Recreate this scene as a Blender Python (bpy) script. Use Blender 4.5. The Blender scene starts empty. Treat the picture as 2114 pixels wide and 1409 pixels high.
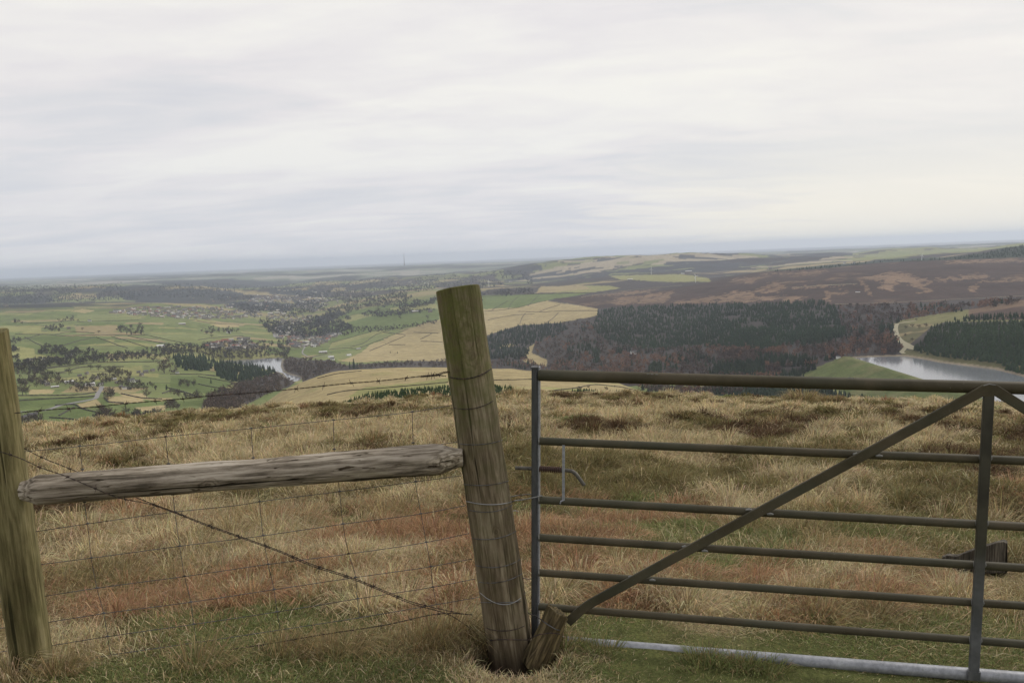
import bpy, math, random
import numpy as np
from mathutils import Matrix, Vector
random.seed(7)
RNG = np.random.default_rng(11)
S = bpy.context.scene
COL = S.collection

# ---------------------------------------------------------------- camera
F = 1538.0; CX = 1057.0; CY = 704.5
EYE = 1.6
PITCH = math.atan(180.0 / F); ROLL = math.atan(0.0383)
cd = bpy.data.cameras.new('camera'); cam = bpy.data.objects.new('camera', cd); COL.objects.link(cam)
M3 = Matrix.Rotation(math.pi / 2 - PITCH, 3, 'X') @ Matrix.Rotation(-ROLL, 3, 'Z')
cam.matrix_world = Matrix.Translation((0, 0, EYE)) @ M3.to_4x4()
cd.sensor_width = 36.0; cd.lens = F / 2114.0 * 36.0
cd.clip_start = 0.05; cd.clip_end = 200000
S.camera = cam
R = np.array(M3)
C0 = np.array([0, 0, EYE])

def rays(u, v):
    u = np.asarray(u, float); v = np.asarray(v, float)
    d = np.stack([(u - CX) / F, -(v - CY) / F, -np.ones_like(u)], -1)
    return d @ R.T
def P(u, v, d): return C0 + rays(u, v) * d
def Q(u, v, z):
    r = rays(u, v); return C0 + r * ((z - EYE) / r[..., 2:3])
def proj(p):
    q = (np.asarray(p, float) - C0) @ R
    w = -q[..., 2]
    w = np.where(w < 1e-3, 1e-3, w)
    return CX + F * q[..., 0] / w, CY - F * q[..., 1] / w
def line0(u): return 565 - 0.0383 * np.asarray(u, float)
def aztan(u, v):
    r = rays(u, v); return np.arctan2(r[..., 0], r[..., 1]), r[..., 2] / np.hypot(r[..., 0], r[..., 1])

# ---------------------------------------------------------------- noise
def _h(ix, iy, s):
    h = (ix * 374761393 + iy * 668265263 + s * 974634777) & 0xffffffff
    h = ((h ^ (h >> 13)) * 1274126177) & 0xffffffff
    h = (h ^ (h >> 16))
    return (h & 0xffffff) / float(0xffffff)
def vn(x, y, s=0):
    x = np.asarray(x, float); y = np.asarray(y, float)
    ix = np.floor(x).astype(np.int64); iy = np.floor(y).astype(np.int64)
    fx = x - ix; fy = y - iy
    fx = fx * fx * (3 - 2 * fx); fy = fy * fy * (3 - 2 * fy)
    a = _h(ix, iy, s); b = _h(ix + 1, iy, s); c = _h(ix, iy + 1, s); d = _h(ix + 1, iy + 1, s)
    return a + (b - a) * fx + (c - a) * fy + (a - b - c + d) * fx * fy
def fbm(x, y, s=0, o=4, g=0.5):
    t = 0; a = 1; n = 0
    x = np.asarray(x, float); y = np.asarray(y, float)
    for i in range(o):
        t = t + a * vn(x, y, s + i * 17); n += a; a *= g
        x, y = x * 1.87 + y * 0.61 + 13.1, y * 1.87 - x * 0.61 + 7.7
    return t / n
def sstep(a, b, x):
    t = np.clip((x - a) / (b - a), 0, 1); return t * t * (3 - 2 * t)

def pchip(xn, yn, xq):
    """monotone cubic; yn (n,...) , xn (n,), xq (m,) -> (m,...)"""
    xn = np.asarray(xn, float); yn = np.asarray(yn, float); xq = np.asarray(xq, float)
    h = np.diff(xn); sh = (-1,) + (1,) * (yn.ndim - 1)
    dl = np.diff(yn, axis=0) / h.reshape(sh)
    m = np.zeros_like(yn)
    a, b = dl[:-1], dl[1:]
    w1 = (2 * h[1:] + h[:-1]).reshape(sh); w2 = (h[1:] + 2 * h[:-1]).reshape(sh)
    ok = (a * b) > 0
    with np.errstate(divide='ignore', invalid='ignore'):
        hm = (w1 + w2) / (w1 / a + w2 / b)
    m[1:-1] = np.where(ok, hm, 0); m[0] = dl[0]; m[-1] = dl[-1]
    k = np.clip(np.searchsorted(xn, xq, side='right') - 1, 0, len(xn) - 2)
    t = np.clip((xq - xn[k]) / h[k], 0, 1).reshape(sh); hh = h[k].reshape(sh)
    t2, t3 = t * t, t * t * t
    return (2*t3 - 3*t2 + 1) * yn[k] + (t3 - 2*t2 + t) * hh * m[k] + (-2*t3 + 3*t2) * yn[k+1] + (t3 - t2) * hh * m[k+1]

def inpoly(u, v, poly):
    p = np.asarray(poly, float); n = len(p)
    res = np.zeros(u.shape, bool)
    bb = (u >= p[:, 0].min()) & (u <= p[:, 0].max()) & (v >= p[:, 1].min()) & (v <= p[:, 1].max())
    if not bb.any(): return res
    uu = u[bb]; vv = v[bb]; r = np.zeros(uu.shape, bool)
    for i in range(n):
        x1, y1 = p[i]; x2, y2 = p[(i + 1) % n]
        if y1 == y2: continue
        c = ((y1 > vv) != (y2 > vv)) & (uu < (x2 - x1) * (vv - y1) / (y2 - y1) + x1)
        r ^= c
    res[bb] = r
    return res
def polydist(x, y, poly, closed=True):
    p = np.asarray(poly, float); n = len(p); best = np.full(x.shape, 1e18)
    for i in range(n if closed else n - 1):
        a = p[i]; b = p[(i + 1) % n]; d = b - a; L = (d * d).sum() + 1e-9
        t = np.clip(((x - a[0]) * d[0] + (y - a[1]) * d[1]) / L, 0, 1)
        best = np.minimum(best, (x - a[0] - t * d[0]) ** 2 + (y - a[1] - t * d[1]) ** 2)
    return np.sqrt(best)

# ---------------------------------------------------------------- mesh makers
def tag(o, label=None, cat=None, group=None, kind=None):
    if label: o['label'] = label
    if cat: o['category'] = cat
    if group: o['group'] = group
    if kind: o['kind'] = kind
    return o
def link(name, me, mats, parent=None, smooth=False):
    if not isinstance(mats, (list, tuple)): mats = [mats]
    for m in mats: me.materials.append(m)
    if smooth and len(me.polygons):
        me.polygons.foreach_set('use_smooth', np.ones(len(me.polygons), bool))
    o = bpy.data.objects.new(name, me); COL.objects.link(o)
    if parent is not None: o.parent = parent
    return o
def npmesh(name, V, faces_flat, sizes, col=None, matidx=None):
    me = bpy.data.meshes.new(name)
    V = np.ascontiguousarray(V, np.float32); faces_flat = np.ascontiguousarray(faces_flat, np.int32)
    sizes = np.asarray(sizes, np.int32)
    me.vertices.add(len(V)); me.vertices.foreach_set('co', V.ravel())
    me.loops.add(len(faces_flat)); me.loops.foreach_set('vertex_index', faces_flat)
    me.polygons.add(len(sizes))
    st = np.concatenate([[0], np.cumsum(sizes)[:-1]]).astype(np.int32)
    me.polygons.foreach_set('loop_start', st)
    try: me.polygons.foreach_set('loop_total', sizes)
    except Exception: pass
    if matidx is not None: me.polygons.foreach_set('material_index', np.asarray(matidx, np.int32))
    if col is not None:
        a = me.color_attributes.new('Col', 'FLOAT_COLOR', 'POINT')
        c = np.ones((len(V), 4), np.float32); c[:, :3] = col
        a.data.foreach_set('color', c.ravel())
    me.update(calc_edges=True)
    return me
class MB:
    """collects shapes and links them as one mesh"""
    def __init__(s): s.v = []; s.f = []; s.mi = []
    def add(s, v, f, mi=0):
        o = len(s.v); s.v += [tuple(map(float, p)) for p in v]
        for q in f: s.f.append(tuple(i + o for i in q)); s.mi.append(mi)
        return s
    def box(s, c, d, M=None, mi=0):
        c = np.array(c, float); d = np.array(d, float) / 2
        v = [c + d * np.array(k) for k in [(-1,-1,-1),(1,-1,-1),(1,1,-1),(-1,1,-1),(-1,-1,1),(1,-1,1),(1,1,1),(-1,1,1)]]
        if M is not None: v = [M @ Vector(p) for p in v]
        return s.add(v, [(0,3,2,1),(4,5,6,7),(0,1,5,4),(1,2,6,5),(2,3,7,6),(3,0,4,7)], mi)
    def tube(s, pts, r, n=8, cap=True, mi=0, squash=None):
        pts = np.asarray(pts, float); m = len(pts)
        r = np.full(m, r) if np.isscalar(r) else np.asarray(r, float)
        T = np.gradient(pts, axis=0); T /= np.linalg.norm(T, axis=1)[:, None] + 1e-12
        ref = np.array([0, 0, 1.0]) if abs(T[0][2]) < 0.9 else np.array([0, 1.0, 0])
        N = np.cross(T[0], ref); N /= np.linalg.norm(N)
        v = []
        for i in range(m):
            N = N - T[i] * (N @ T[i]); N /= np.linalg.norm(N) + 1e-12
            B = np.cross(T[i], N)
            for k in range(n):
                a = 2 * math.pi * k / n
                v.append(pts[i] + r[i] * (math.cos(a) * N + math.sin(a) * B))
        f = [(i*n + k, i*n + (k+1) % n, (i+1)*n + (k+1) % n, (i+1)*n + k) for i in range(m-1) for k in range(n)]
        if cap: f += [tuple(range(n))[::-1], tuple((m-1)*n + k for k in range(n))]
        return s.add(v, f, mi)
    def bar(s, a, b, w, t, up, mi=0):
        """rectangular bar a->b, width w across, thickness t along normal `up`"""
        a = np.array(a, float); b = np.array(b, float); d = (b-a)/np.linalg.norm(b-a)
        up = np.array(up, float); up = up - d*(up@d); up /= np.linalg.norm(up); sd = np.cross(d, up)
        e = 0.18 * min(w, t); v = []
        for p in (a, b):
            for (i, j) in [(-1,-1),(1,-1),(1,1),(-1,1)]:
                for (k, l) in ([(w/2*i, (t/2-e)*j), ((w/2-e)*i, t/2*j)] if i*j > 0 else [((w/2-e)*i, t/2*j), (w/2*i, (t/2-e)*j)]):
                    v.append(p + sd*k + up*l)
        n = 8
        f = [(k, (k+1) % n, n+(k+1) % n, n+k) for k in range(n)] + [tuple(range(n))[::-1], tuple(range(n, 2*n))]
        return s.add(v, f, mi)
    def build(s, name, mats, parent=None, smooth=False, org=None):
        me = bpy.data.meshes.new(name)
        v = s.v
        if org is not None: v = [(p[0]-org[0], p[1]-org[1], p[2]-org[2]) for p in v]
        me.from_pydata(v, [], s.f); me.update()
        o = link(name, me, mats, parent, smooth)
        if any(s.mi): me.polygons.foreach_set('material_index', s.mi)
        if smooth:
            try: me.set_sharp_from_angle(angle=math.radians(50))
            except Exception: pass
        if org is not None and parent is None: o.location = org
        return o
def empty(name, loc=(0, 0, 0), rz=0):
    o = bpy.data.objects.new(name, None); COL.objects.link(o); o.location = loc; o.rotation_euler = (0, 0, rz)
    o.empty_display_size = 0.1
    return o

# ---------------------------------------------------------------- material helpers
def mat(name, base=(.2, .2, .2), rough=.8, metal=0.0, spec=0.3):
    m = bpy.data.materials.new(name); m.use_nodes = True
    b = m.node_tree.nodes['Principled BSDF']
    b.inputs['Base Color'].default_value = (*base, 1); b.inputs['Roughness'].default_value = rough
    b.inputs['Metallic'].default_value = metal
    b.inputs['Specular IOR Level'].default_value = spec
    return m
class N:
    def __init__(s, m): s.m = m; s.t = m.node_tree; s.b = s.t.nodes.get('Principled BSDF')
    def n(s, typ, **kw):
        x = s.t.nodes.new(typ)
        for k, v in kw.items():
            if k in x.inputs: x.inputs[k].default_value = v
            else: setattr(x, k, v)
        return x
    def l(s, a, b): s.t.links.new(a, b)
    def noise(s, vec, scale, detail=4, rough=.55, dist=0):
        x = s.n('ShaderNodeTexNoise', Scale=scale, Detail=detail, Roughness=rough, Distortion=dist)
        if vec is not None: s.l(vec, x.inputs['Vector'])
        return x.outputs['Fac']
    def ramp(s, fac, stops, interp='LINEAR'):
        x = s.n('ShaderNodeValToRGB'); r = x.color_ramp; r.interpolation = interp
        while len(r.elements) < len(stops): r.elements.new(0.5)
        for e, (p, c) in zip(r.elements, stops):
            e.position = p; e.color = (*c, 1) if len(c) == 3 else c
        s.l(fac, x.inputs['Fac']); return x.outputs['Color']
    def mix(s, fac, a, b, mode='MIX'):
        x = s.n('ShaderNodeMix', data_type='RGBA', blend_type=mode)
        for i, q in ((0, fac), (6, a), (7, b)):
            if isinstance(q, (int, float)): x.inputs[i].default_value = q
            elif isinstance(q, tuple): x.inputs[i].default_value = (*q, 1)
            else: s.l(q, x.inputs[i])
        return x.outputs[2]
    def math(s, op, a, b=0.0, c=None, clamp=False):
        x = s.n('ShaderNodeMath', operation=op); x.use_clamp = clamp
        for i, q in enumerate((a, b) if c is None else (a, b, c)):
            if isinstance(q, (int, float)): x.inputs[i].default_value = q
            else: s.l(q, x.inputs[i])
        return x.outputs[0]
    def mapping(s, vec, scale=(1, 1, 1), loc=(0, 0, 0), rot=(0, 0, 0)):
        x = s.n('ShaderNodeMapping'); x.inputs['Scale'].default_value = scale
        x.inputs['Location'].default_value = loc; x.inputs['Rotation'].default_value = rot
        s.l(vec, x.inputs['Vector']); return x.outputs['Vector']
    def bump(s, h, strength=.4, dist=.01):
        x = s.n('ShaderNodeBump', Strength=strength, Distance=dist); s.l(h, x.inputs['Height'])
        s.l(x.outputs['Normal'], s.b.inputs['Normal'])
    def base(s, c): s.l(c, s.b.inputs['Base Color'])
    def obj(s): return s.n('ShaderNodeTexCoord').outputs['Object']
    def pos(s): return s.n('ShaderNodeNewGeometry').outputs['Position']
    def attr(s, name='Col'):
        x = s.n('ShaderNodeAttribute'); x.attribute_name = name; return x.outputs['Color']

# ---------------------------------------------------------------- world and sun
SUN_EL = math.radians(38); SUN_AZ = math.radians(60)      # azimuth measured clockwise from +Y
w = bpy.data.worlds.new('World'); S.world = w; w.use_nodes = True
nt = w.node_tree; W = N.__new__(N); W.m = w; W.t = nt; W.b = None
bg = nt.nodes['Background']
sky = W.n('ShaderNodeTexSky', sky_type='NISHITA'); sky.sun_disc = False
sky.sun_elevation = SUN_EL; sky.sun_rotation = SUN_AZ; sky.air_density = 1.5; sky.dust_density = 3
skyc = W.mix(1.0, sky.outputs['Color'], (0.1, 0.1, 0.1), 'MULTIPLY')
tc = W.n('ShaderNodeTexCoord').outputs['Generated']
sep = W.n('ShaderNodeSeparateXYZ'); W.l(tc, sep.inputs[0])
X, Y, Z = sep.outputs
zz = W.math('ADD', W.math('MAXIMUM', Z, 0.0), 0.13)
cv = W.n('ShaderNodeCombineXYZ')
W.l(W.math('DIVIDE', X, zz), cv.inputs[0]); W.l(W.math('DIVIDE', Y, zz), cv.inputs[1])
cvv = cv.outputs[0]
big = W.noise(W.mapping(cvv, (0.55, 1.0, 1), (3.1, 1.7, 0), (0, 0, 0.18)), 0.62, 3, .5, 0.8)
mid = W.noise(W.mapping(cvv, (0.7, 1.5, 1), (8.2, 4.4, 2), (0, 0, 0.25)), 1.7, 5, .5, .7)
fin = W.noise(W.mapping(cvv, (1.0, 2.0, 1), (1.2, 9.4, 5), (0, 0, 0.1)), 5.0, 6, .6, 0.6)
dens = W.math('ADD', W.math('ADD', W.math('MULTIPLY', big, .54), W.math('MULTIPLY', mid, .36)), W.math('MULTIPLY', fin, .10))
cloud = W.ramp(dens, [(0.38, (.62, .62, .655)), (0.45, (.675, .665, .68)), (0.50, (.735, .705, .71)), (0.55, (.775, .748, .735)), (0.62, (.83, .808, .765))])
# thin bluish band low down, and a warm bright break low on the right
low = W.ramp(Z, [(0.0, (1, 1, 1)), (0.07, (.75, .75, .75)), (0.2, (.15, .15, .15)), (0.34, (0, 0, 0))])
cloud = W.mix(W.math('MULTIPLY', low, .62), cloud, W.mix(.35, (.57, .63, .73), cloud))
azr = W.math('ADD', W.math('MULTIPLY', X, 1.35), W.math('MULTIPLY', mid, .5))
warmx = W.ramp(azr, [(0.36, (0, 0, 0)), (0.72, (1, 1, 1))])
warmz = W.ramp(Z, [(0.0, (1, 1, 1)), (0.045, (.95, .95, .95)), (0.12, (.35, .35, .35)), (.3, (.25, .25, .25)), (.5, (0, 0, 0))])
cloud = W.mix(W.math('MULTIPLY', W.math('MULTIPLY', warmx, warmz), .85), cloud, (.86, .83, .735))
out = W.mix(0.93, skyc, cloud)
W.l(out, bg.inputs['Color']); bg.inputs['Strength'].default_value = 1.0
sd = bpy.data.lights.new('sun', 'SUN'); sd.energy = 1.5; sd.angle = math.radians(11); sd.color = (1, .95, .88)
so = bpy.data.objects.new('sun', sd); COL.objects.link(so)
sdir = Vector((math.sin(SUN_AZ) * math.cos(SUN_EL), math.cos(SUN_AZ) * math.cos(SUN_EL), math.sin(SUN_EL)))
so.rotation_euler = sdir.to_track_quat('Z', 'Y').to_euler()
S.view_settings.view_transform = 'Standard'; S.view_settings.look = 'None'
S.view_settings.exposure = 0.20; S.view_settings.gamma = 1
S.cycles.volume_bounces = 3; S.cycles.max_bounces = 8; S.cycles.volume_step_rate = 4
# ================================================================ TERRAIN
U = np.array([-500, 0, 250, 400, 500, 600, 700, 900, 1000, 1100, 1250, 1350, 1500, 1700, 1900, 2114, 2600], float)
# per ring: distance in metres -> drop below eye level in photo pixels at each U
TAB = [
 (42,   [326,321,315,307,300,296,294,292,292,293,298,304,315,325,337,354,385]),
 (70,   [375,366,358,350,345,340,338,336,336,338,344,350,361,372,385,402,430]),
 (200,  [385,372,362,350,345,340,338,336,336,338,345,350,362,374,388,408,430]),
 (450,  [385,370,362,345,334,318,306,299,299,300,305,309,345,362,376,392,420]),
 (650,  [375,358,350,335,316,286,258,252,252,256,280,304,345,358,372,384,410]),
 (850,  [360,345,337,328,312,257,226,229.5,233,243,268,301,340,352,352,360,380]),
 (1100, [325,318,314,306,299,284,266,270,272,275,288,298,304,300,275,285,320]),
 (1500, [250,240,244,254,262,262,262,258,260,262,260,253,240,225,198,180,165]),
 (1850, [208,200,206,216,233,238,240,236,238,236,214,208,190,175,160,132,112]),
 (2280, [166,160,168,182,195,200,202,206,198,187,165,158,140,128,130,138,150]),
 (3000, [122,118,122,134,148,158,162,138,138,134,115,107,90,72,72,76,80]),
 (3800, [92,90,94,104,120,128,122,94,90,87,84,78,63.5,50,45,42,36]),
 (4600, [70,67,70,80,98,104,96,72,72,71,66,60,70,56,46,23.5,16]),
 (6000, [74,74,76,78,76,76,70,60,60,59,48,45,42,37,32,29,26]),
 (7500, [46,40,42,46,56,58,56,48,40,27,17,16,19.5,23,25,24,22]),
 (10000,[33,31,33,36,38,38,37,36,34,30,26,24,25,26,26,26,26]),
 (14000,[25,24,23,20.5,20,19,19,18,18,18,18,18,18,18,18,18,18]),
 (18000,[18,18,18,18,18,18,17,15.8,17,17,17,17,17,17,17,17,17]),
 (26000,[14.5]*17),
 (46000,[9.6]*17),
]
A0, A1, DA = -43.0, 43.0, 0.062
az_mid = np.radians(np.arange(A0, A1 + 1e-6, DA))
az_l = np.radians(np.arange(-180, A0 - 1.0, 3.0)); az_r = np.radians(np.arange(A1 + 2.0, 180.1, 3.0))
AZ = np.concatenate([az_l, az_mid, az_r])
zr = []
for r_, D in TAB:
    v = line0(U) + np.array(D, float); a, t = aztan(U, v)
    zr.append((r_, pchip(a, EYE + r_ * t, np.clip(AZ, a[0], a[-1]))))
z42 = zr[0][1]
nodes = []
for r_, k in ((0.5, 0), (3, 0), (6, 1), (12, 1), (24, 1)):
    zf = -0.035 * np.minimum(r_, 3) * np.sin(AZ)
    z3 = -0.035 * 3 * np.sin(AZ)
    t = (r_ - 3) / 39.0
    nodes.append((r_, zf if not k else z3 + (z42 - z3) * t))
nodes += zr
RN = np.array([n[0] for n in nodes], float); ZN = np.stack([n[1] for n in nodes])
def rowsfor(a, b, n): return np.exp(np.linspace(math.log(a), math.log(b), n, endpoint=False))
RR = np.concatenate([rowsfor(60, 430, 30), rowsfor(430, 1000, 110), rowsfor(1000, 2400, 210), rowsfor(2400, 5200, 190),
                     rowsfor(5200, 9000, 60), rowsfor(9000, 20000, 50), rowsfor(20000, 45000, 24), [45000.0]])
ZG = pchip(np.log(RN), ZN, np.log(RR))
AG, RG = np.meshgrid(AZ, RR)
XG = RG * np.sin(AG); YG = RG * np.cos(AG)
lr = np.log(RG)
ZG = ZG + (fbm(AG * 16, lr * 14, 5, 4) - .5) * RG * 0.0055 * sstep(60, 900, RG) * (1 - sstep(4500, 9000, RG))
hill = np.abs(fbm(XG / 1500, YG / 1100, 31, 4) - .5) * 2
ZG = ZG + (0.20 - hill) * 150 * (1 - .45 * sstep(9000, 12000, RG)) * sstep(5200, 7500, RG) * (1 - .55 * sstep(12000, 22000, RG))
ZG = ZG + (fbm(XG / 420, YG / 420, 77, 3) - .5) * 26 * sstep(4600, 6000, RG) * (1 - sstep(14000, 20000, RG))

# reservoirs: level water, banks drawn to it, and the dam of the nearer one
WL = -289.0; WR = -190.0
def z2(x, y): return (400 + x / 3.523, 500 + y / 3.523)
def z1(x, y): return (x / 3.523, 520 + y / 3.523)
def z3(x, y): return (980 + x / 3.645, 500 + y / 3.645)
def z4(x, y): return (1514 + x / 3.523, 480 + y / 3.523)
def conv(f, pts): return [f(*p) for p in pts]
leftshore = conv(z2, [(210,865),(330,858),(610,843),(642,846),(632,900),(650,945),(700,962),(785,985),(745,1015),(690,1000),(650,950),(600,940),(540,925),(440,905),(330,885)])
rightshore = [(1756,738.5),(1810,736),(1866,735),(1906,741),(1940,748),(1997,755),(2053,762),(2096,773),(2114,777.5),(2240,806),(2420,850),(2500,880),(2300,885),(2150,862),(2062,834)]
LW = np.array([Q(u, v, WL)[:2] for u, v in leftshore]); RW = np.array([Q(u, v, WR)[:2] for u, v in rightshore])
def shore(ZG, W_, lev, rad, up, skip=None):
    c = W_.mean(0); near = (np.hypot(XG - c[0], YG - c[1]) < 1500)
    x = XG[near]; y = YG[near]; z = ZG[near]
    d = polydist(x, y, W_); ins = inpoly(x, y, W_)
    wgt = 1 - sstep(0, rad, d)
    z2_ = z * (1 - wgt) + (lev + 1.0 + d * up) * wgt
    z2_ = np.where((d < rad) & (z2_ < lev + .8), lev + .8, z2_)
    if skip is not None: sk = skip(x, y); z2_ = np.where(sk, z, z2_)
    z2_ = np.where(ins, lev - 1 - np.minimum(d * .3, 6), z2_)
    ZG[near] = z2_
DAa = Q(1757, 738, WR + 2)[:2]; DAb = Q(2064, 834, WR + 2)[:2]
dv = (DAb - DAa); dL = np.linalg.norm(dv); dv = dv / dL; dn = np.array([dv[1], -dv[0]])
if dn @ (np.array([0, 900.]) - DAa) < 0: dn = -dn       # downstream side faces the valley on the left
def damst(x, y):
    return ((x - DAa[0]) * dv[0] + (y - DAa[1]) * dv[1]) / dL, (x - DAa[0]) * dn[0] + (y - DAa[1]) * dn[1]
shore(ZG, LW, WL, 110, 0.02)
shore(ZG, RW, WR, 90, 0.05, lambda x, y: damst(x, y)[1] > -4)
tt, ss = damst(XG, YG)
zd = WR + 2.2 - np.maximum(0, ss - 7) / 2.5
damon = (ss > -5) & (ss < 95) & (tt > -0.05) & (tt < 1.9) & (zd > ZG) & (RG < 1500) & (np.abs(AG) < 1)
# valley floor below the dam
fl = (ss > -6) & (ss < 150) & (tt > -.1) & (tt < 1.6) & (RG > 600) & (RG < 1500) & (np.abs(AG) < 1)
ZG = np.where(fl, np.minimum(ZG, WR - 2 - 24 * sstep(0, 80, ss)), ZG)
zd = WR + 2.2 - np.maximum(0, ss - 7) / 2.5
damon = (ss > -5) & (ss < 95) & (tt > -0.05) & (tt < 1.9) & (zd > ZG) & (RG < 1500) & (np.abs(AG) < 1)
ZG = np.where(damon, zd, ZG)

na = len(AZ); nr = len(RR)
IA = np.arange(na, dtype=float)
def hfar(x, y):
    a = np.arctan2(x, y); r = np.hypot(x, y)
    fa = np.interp(a, AZ, IA); ia = np.clip(fa.astype(int), 0, na - 2); fa = fa - ia
    ir = np.clip(np.searchsorted(RR, r, side='right') - 1, 0, nr - 2); fr = np.clip((r - RR[ir]) / (RR[ir + 1] - RR[ir]), 0, 1)
    return (ZG[ir, ia] * (1-fa) + ZG[ir, ia+1] * fa) * (1-fr) + (ZG[ir+1, ia] * (1-fa) + ZG[ir+1, ia+1] * fa) * fr
def lift(u, v, rmin=420):
    """where the sight line through a photo point meets the far terrain -> xyz, ok"""
    u = np.atleast_1d(np.asarray(u, float)); v = np.atleast_1d(np.asarray(v, float))
    a, t = aztan(u, v); out_ = np.zeros((len(u), 3)); ok = np.zeros(len(u), bool)
    k0 = np.searchsorted(RR, rmin)
    fa = np.interp(a, AZ, IA); ia = np.clip(fa.astype(int), 0, na - 2); fa = fa - ia
    for s in range(0, len(u), 4000):
        e = slice(s, s + 4000)
        Zc = ZG[k0:, ia[e]] * (1 - fa[e]) + ZG[k0:, ia[e] + 1] * fa[e]
        rz = EYE + RR[k0:, None] * t[e][None]
        hit = rz <= Zc; k = hit.argmax(0); o = hit.any(0) & (k > 0); k = np.maximum(k, 1); j = np.arange(len(k))
        g1 = rz[k, j] - Zc[k, j]; g0 = rz[k - 1, j] - Zc[k - 1, j]
        f = np.clip(g0 / (g0 - g1 + 1e-9), 0, 1)
        r = RR[k0 + k - 1] * (1 - f) + RR[k0 + k] * f
        out_[e, 0] = r * np.sin(a[e]); out_[e, 1] = r * np.cos(a[e]); out_[e, 2] = EYE + r * t[e]; ok[e] = o
    return out_, ok

# ---------------------------------------------------------------- land cover
GREEN = np.array((.125, .162, .052)); GREEN2 = np.array((.195, .215, .085)); TAN = np.array((.37, .30, .155)); YGR = np.array((.25, .245, .098))
HEATH = np.array((.050, .033, .026)); WOODF = np.array((.062, .053, .048)); CONF = np.array((.020, .034, .018)); MOORB = np.array((.185, .125, .080))
OLIVE = np.array((.165, .155, .070)); STONE = np.array((.30, .28, .25))
UG, VG = proj(np.stack([XG, YG, ZG], -1))
n1 = fbm(XG / 160, YG / 160, 3, 4); n2 = fbm(XG / 45, YG / 45, 9, 4); n3 = fbm(XG / 900, YG / 600, 15, 4); n4 = fbm(XG / 18, YG / 18, 21, 3)
# field parcels: a skewed, warped grid of closes, each its own shade
wx = XG + (fbm(XG / 300, YG / 300, 41, 2) - .5) * 120; wy = YG + (fbm(XG / 300, YG / 300, 43, 2) - .5) * 120
ca = 0.45; px = (wx * math.cos(ca) + wy * math.sin(ca)); py = (-wx * math.sin(ca) + wy * math.cos(ca))
row = np.floor(py / 95).astype(np.int64); colm = np.floor(px / 150 + _h(row, row * 0, 5) * 3).astype(np.int64)
pr = _h(colm, row, 99)
C = np.empty(XG.shape + (3,))
def lerp(a, b, t): return a + (b - a) * np.asarray(t)[..., None]
fieldc = lerp(GREEN, GREEN2, pr)
fieldc = np.where((pr > .78)[..., None], YGR, fieldc)
fieldc = np.where((pr < .07)[..., None], TAN * .8, fieldc)
C[:] = fieldc
edge = np.minimum(np.abs((py / 95) % 1 - .5), 1) * 2
edg = ((edge > .965) & (RG > 1500)); C[edg] = WOODF
# far mixture of woods, fields and towns
fm = sstep(3900, 4700, RG) 
far = lerp(WOODF * .9, GREEN2 * .85, sstep(.53, .58, n3 * .6 + n1 * .4))
far = lerp(far, TAN * .8, sstep(.60, .66, fbm(XG / 520, YG / 300, 55, 4)))
C = lerp(C, far, fm)
C[(RG > 1300) & (RG < 4600) & (UG > 980)] = WOODF
C[(RG < 1050) & (UG > 430)] = TAN
C[(RG < 1050) & (UG > 1400)] = WOODF
def paint(col, polys, soft=0.0, rlo=420, rhi=60000, nz=None):
    wu, wv = UG, VG
    if soft: wu = UG + (n2 - .5) * soft * 2.4; wv = VG + (n4 - .5) * soft * 1.2
    m = np.zeros(UG.shape, bool); near = (RG > rlo) & (RG < rhi)
    for p in polys: m |= inpoly(wu, wv, p) & near
    if nz is not None: m &= nz
    C[m] = col
    return m
# spur
grs = fbm(XG / 60, YG / 60, 61, 4)
sp = (RG < 1050) & (UG > 430) & (UG < 1400); C[sp] = lerp(TAN * .95, YGR * 1.1, sstep(.60, .80, grs))[sp]
paint(YGR, [conv(z2, [(1250,1050),(1600,1020),(1850,985),(1850,1060),(1500,1090),(1100,1120)])], 6, 420, 1050)
# left valley fields
paint(TAN, [conv(z1, p) for p in ([(770,1050),(1000,1045),(1060,1085),(860,1108),(790,1095)], [(550,1110),(700,1070),(740,1110),(600,1132)],
   [(860,1022),(1040,1026),(1080,1060),(1260,1060),(1180,1085),(900,1050)], [(980,1130),(1220,1110),(1200,1150),(1040,1160)],
   [(520,430),(600,415),(690,425),(620,445)], [(1530,525),(1740,525),(1740,545),(1600,548)], [(205,1000),(400,1000),(380,1030),(210,1032)])], 1.5, 420, 5000)
paint(YGR * 1.1, [conv(z1, p) for p in ([(55,680),(250,700),(255,740),(450,765),(330,790),(60,765)], [(0,540),(300,550),(300,580),(0,580)], [(930,760),(1250,745),(1250,765),(1000,785),(700,810)],
   [(1440,960),(1740,960),(1700,1015),(1440,985)])], 2, 420, 5000)
paint(TAN * .75, [conv(z1, p) for p in ([(540,540),(850,530),(860,575),(560,592)], [(690,575),(1060,590),(1000,605),(680,600)])], 2, 420, 5000)
paint(GREEN * .85, [conv(z1, p) for p in ([(100,1062),(690,1050),(670,1075),(400,1112),(110,1128)], [(250,1180),(430,1130),(540,1112),(700,1165),(700,1245),(230,1262)],
   [(1240,900),(1560,910),(1700,960),(1500,1030),(1240,1000)], [(1320,1090),(1500,1075),(1480,1120),(1330,1120)], [(160,620),(430,690),(800,660),(700,615),(400,610)])], 2, 420, 5000)
paint(GREEN2, [conv(z1, p) for p in ([(90,1035),(700,1020),(700,1050),(100,1060)], [(330,850),(900,805),(1240,790),(1240,810),(420,880)], [(560,450),(800,455),(1080,490),(700,505),(570,500)],
   [(1070,600),(1500,590),(1780,605),(1500,650),(1240,670)])], 2, 420, 5000)
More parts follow.
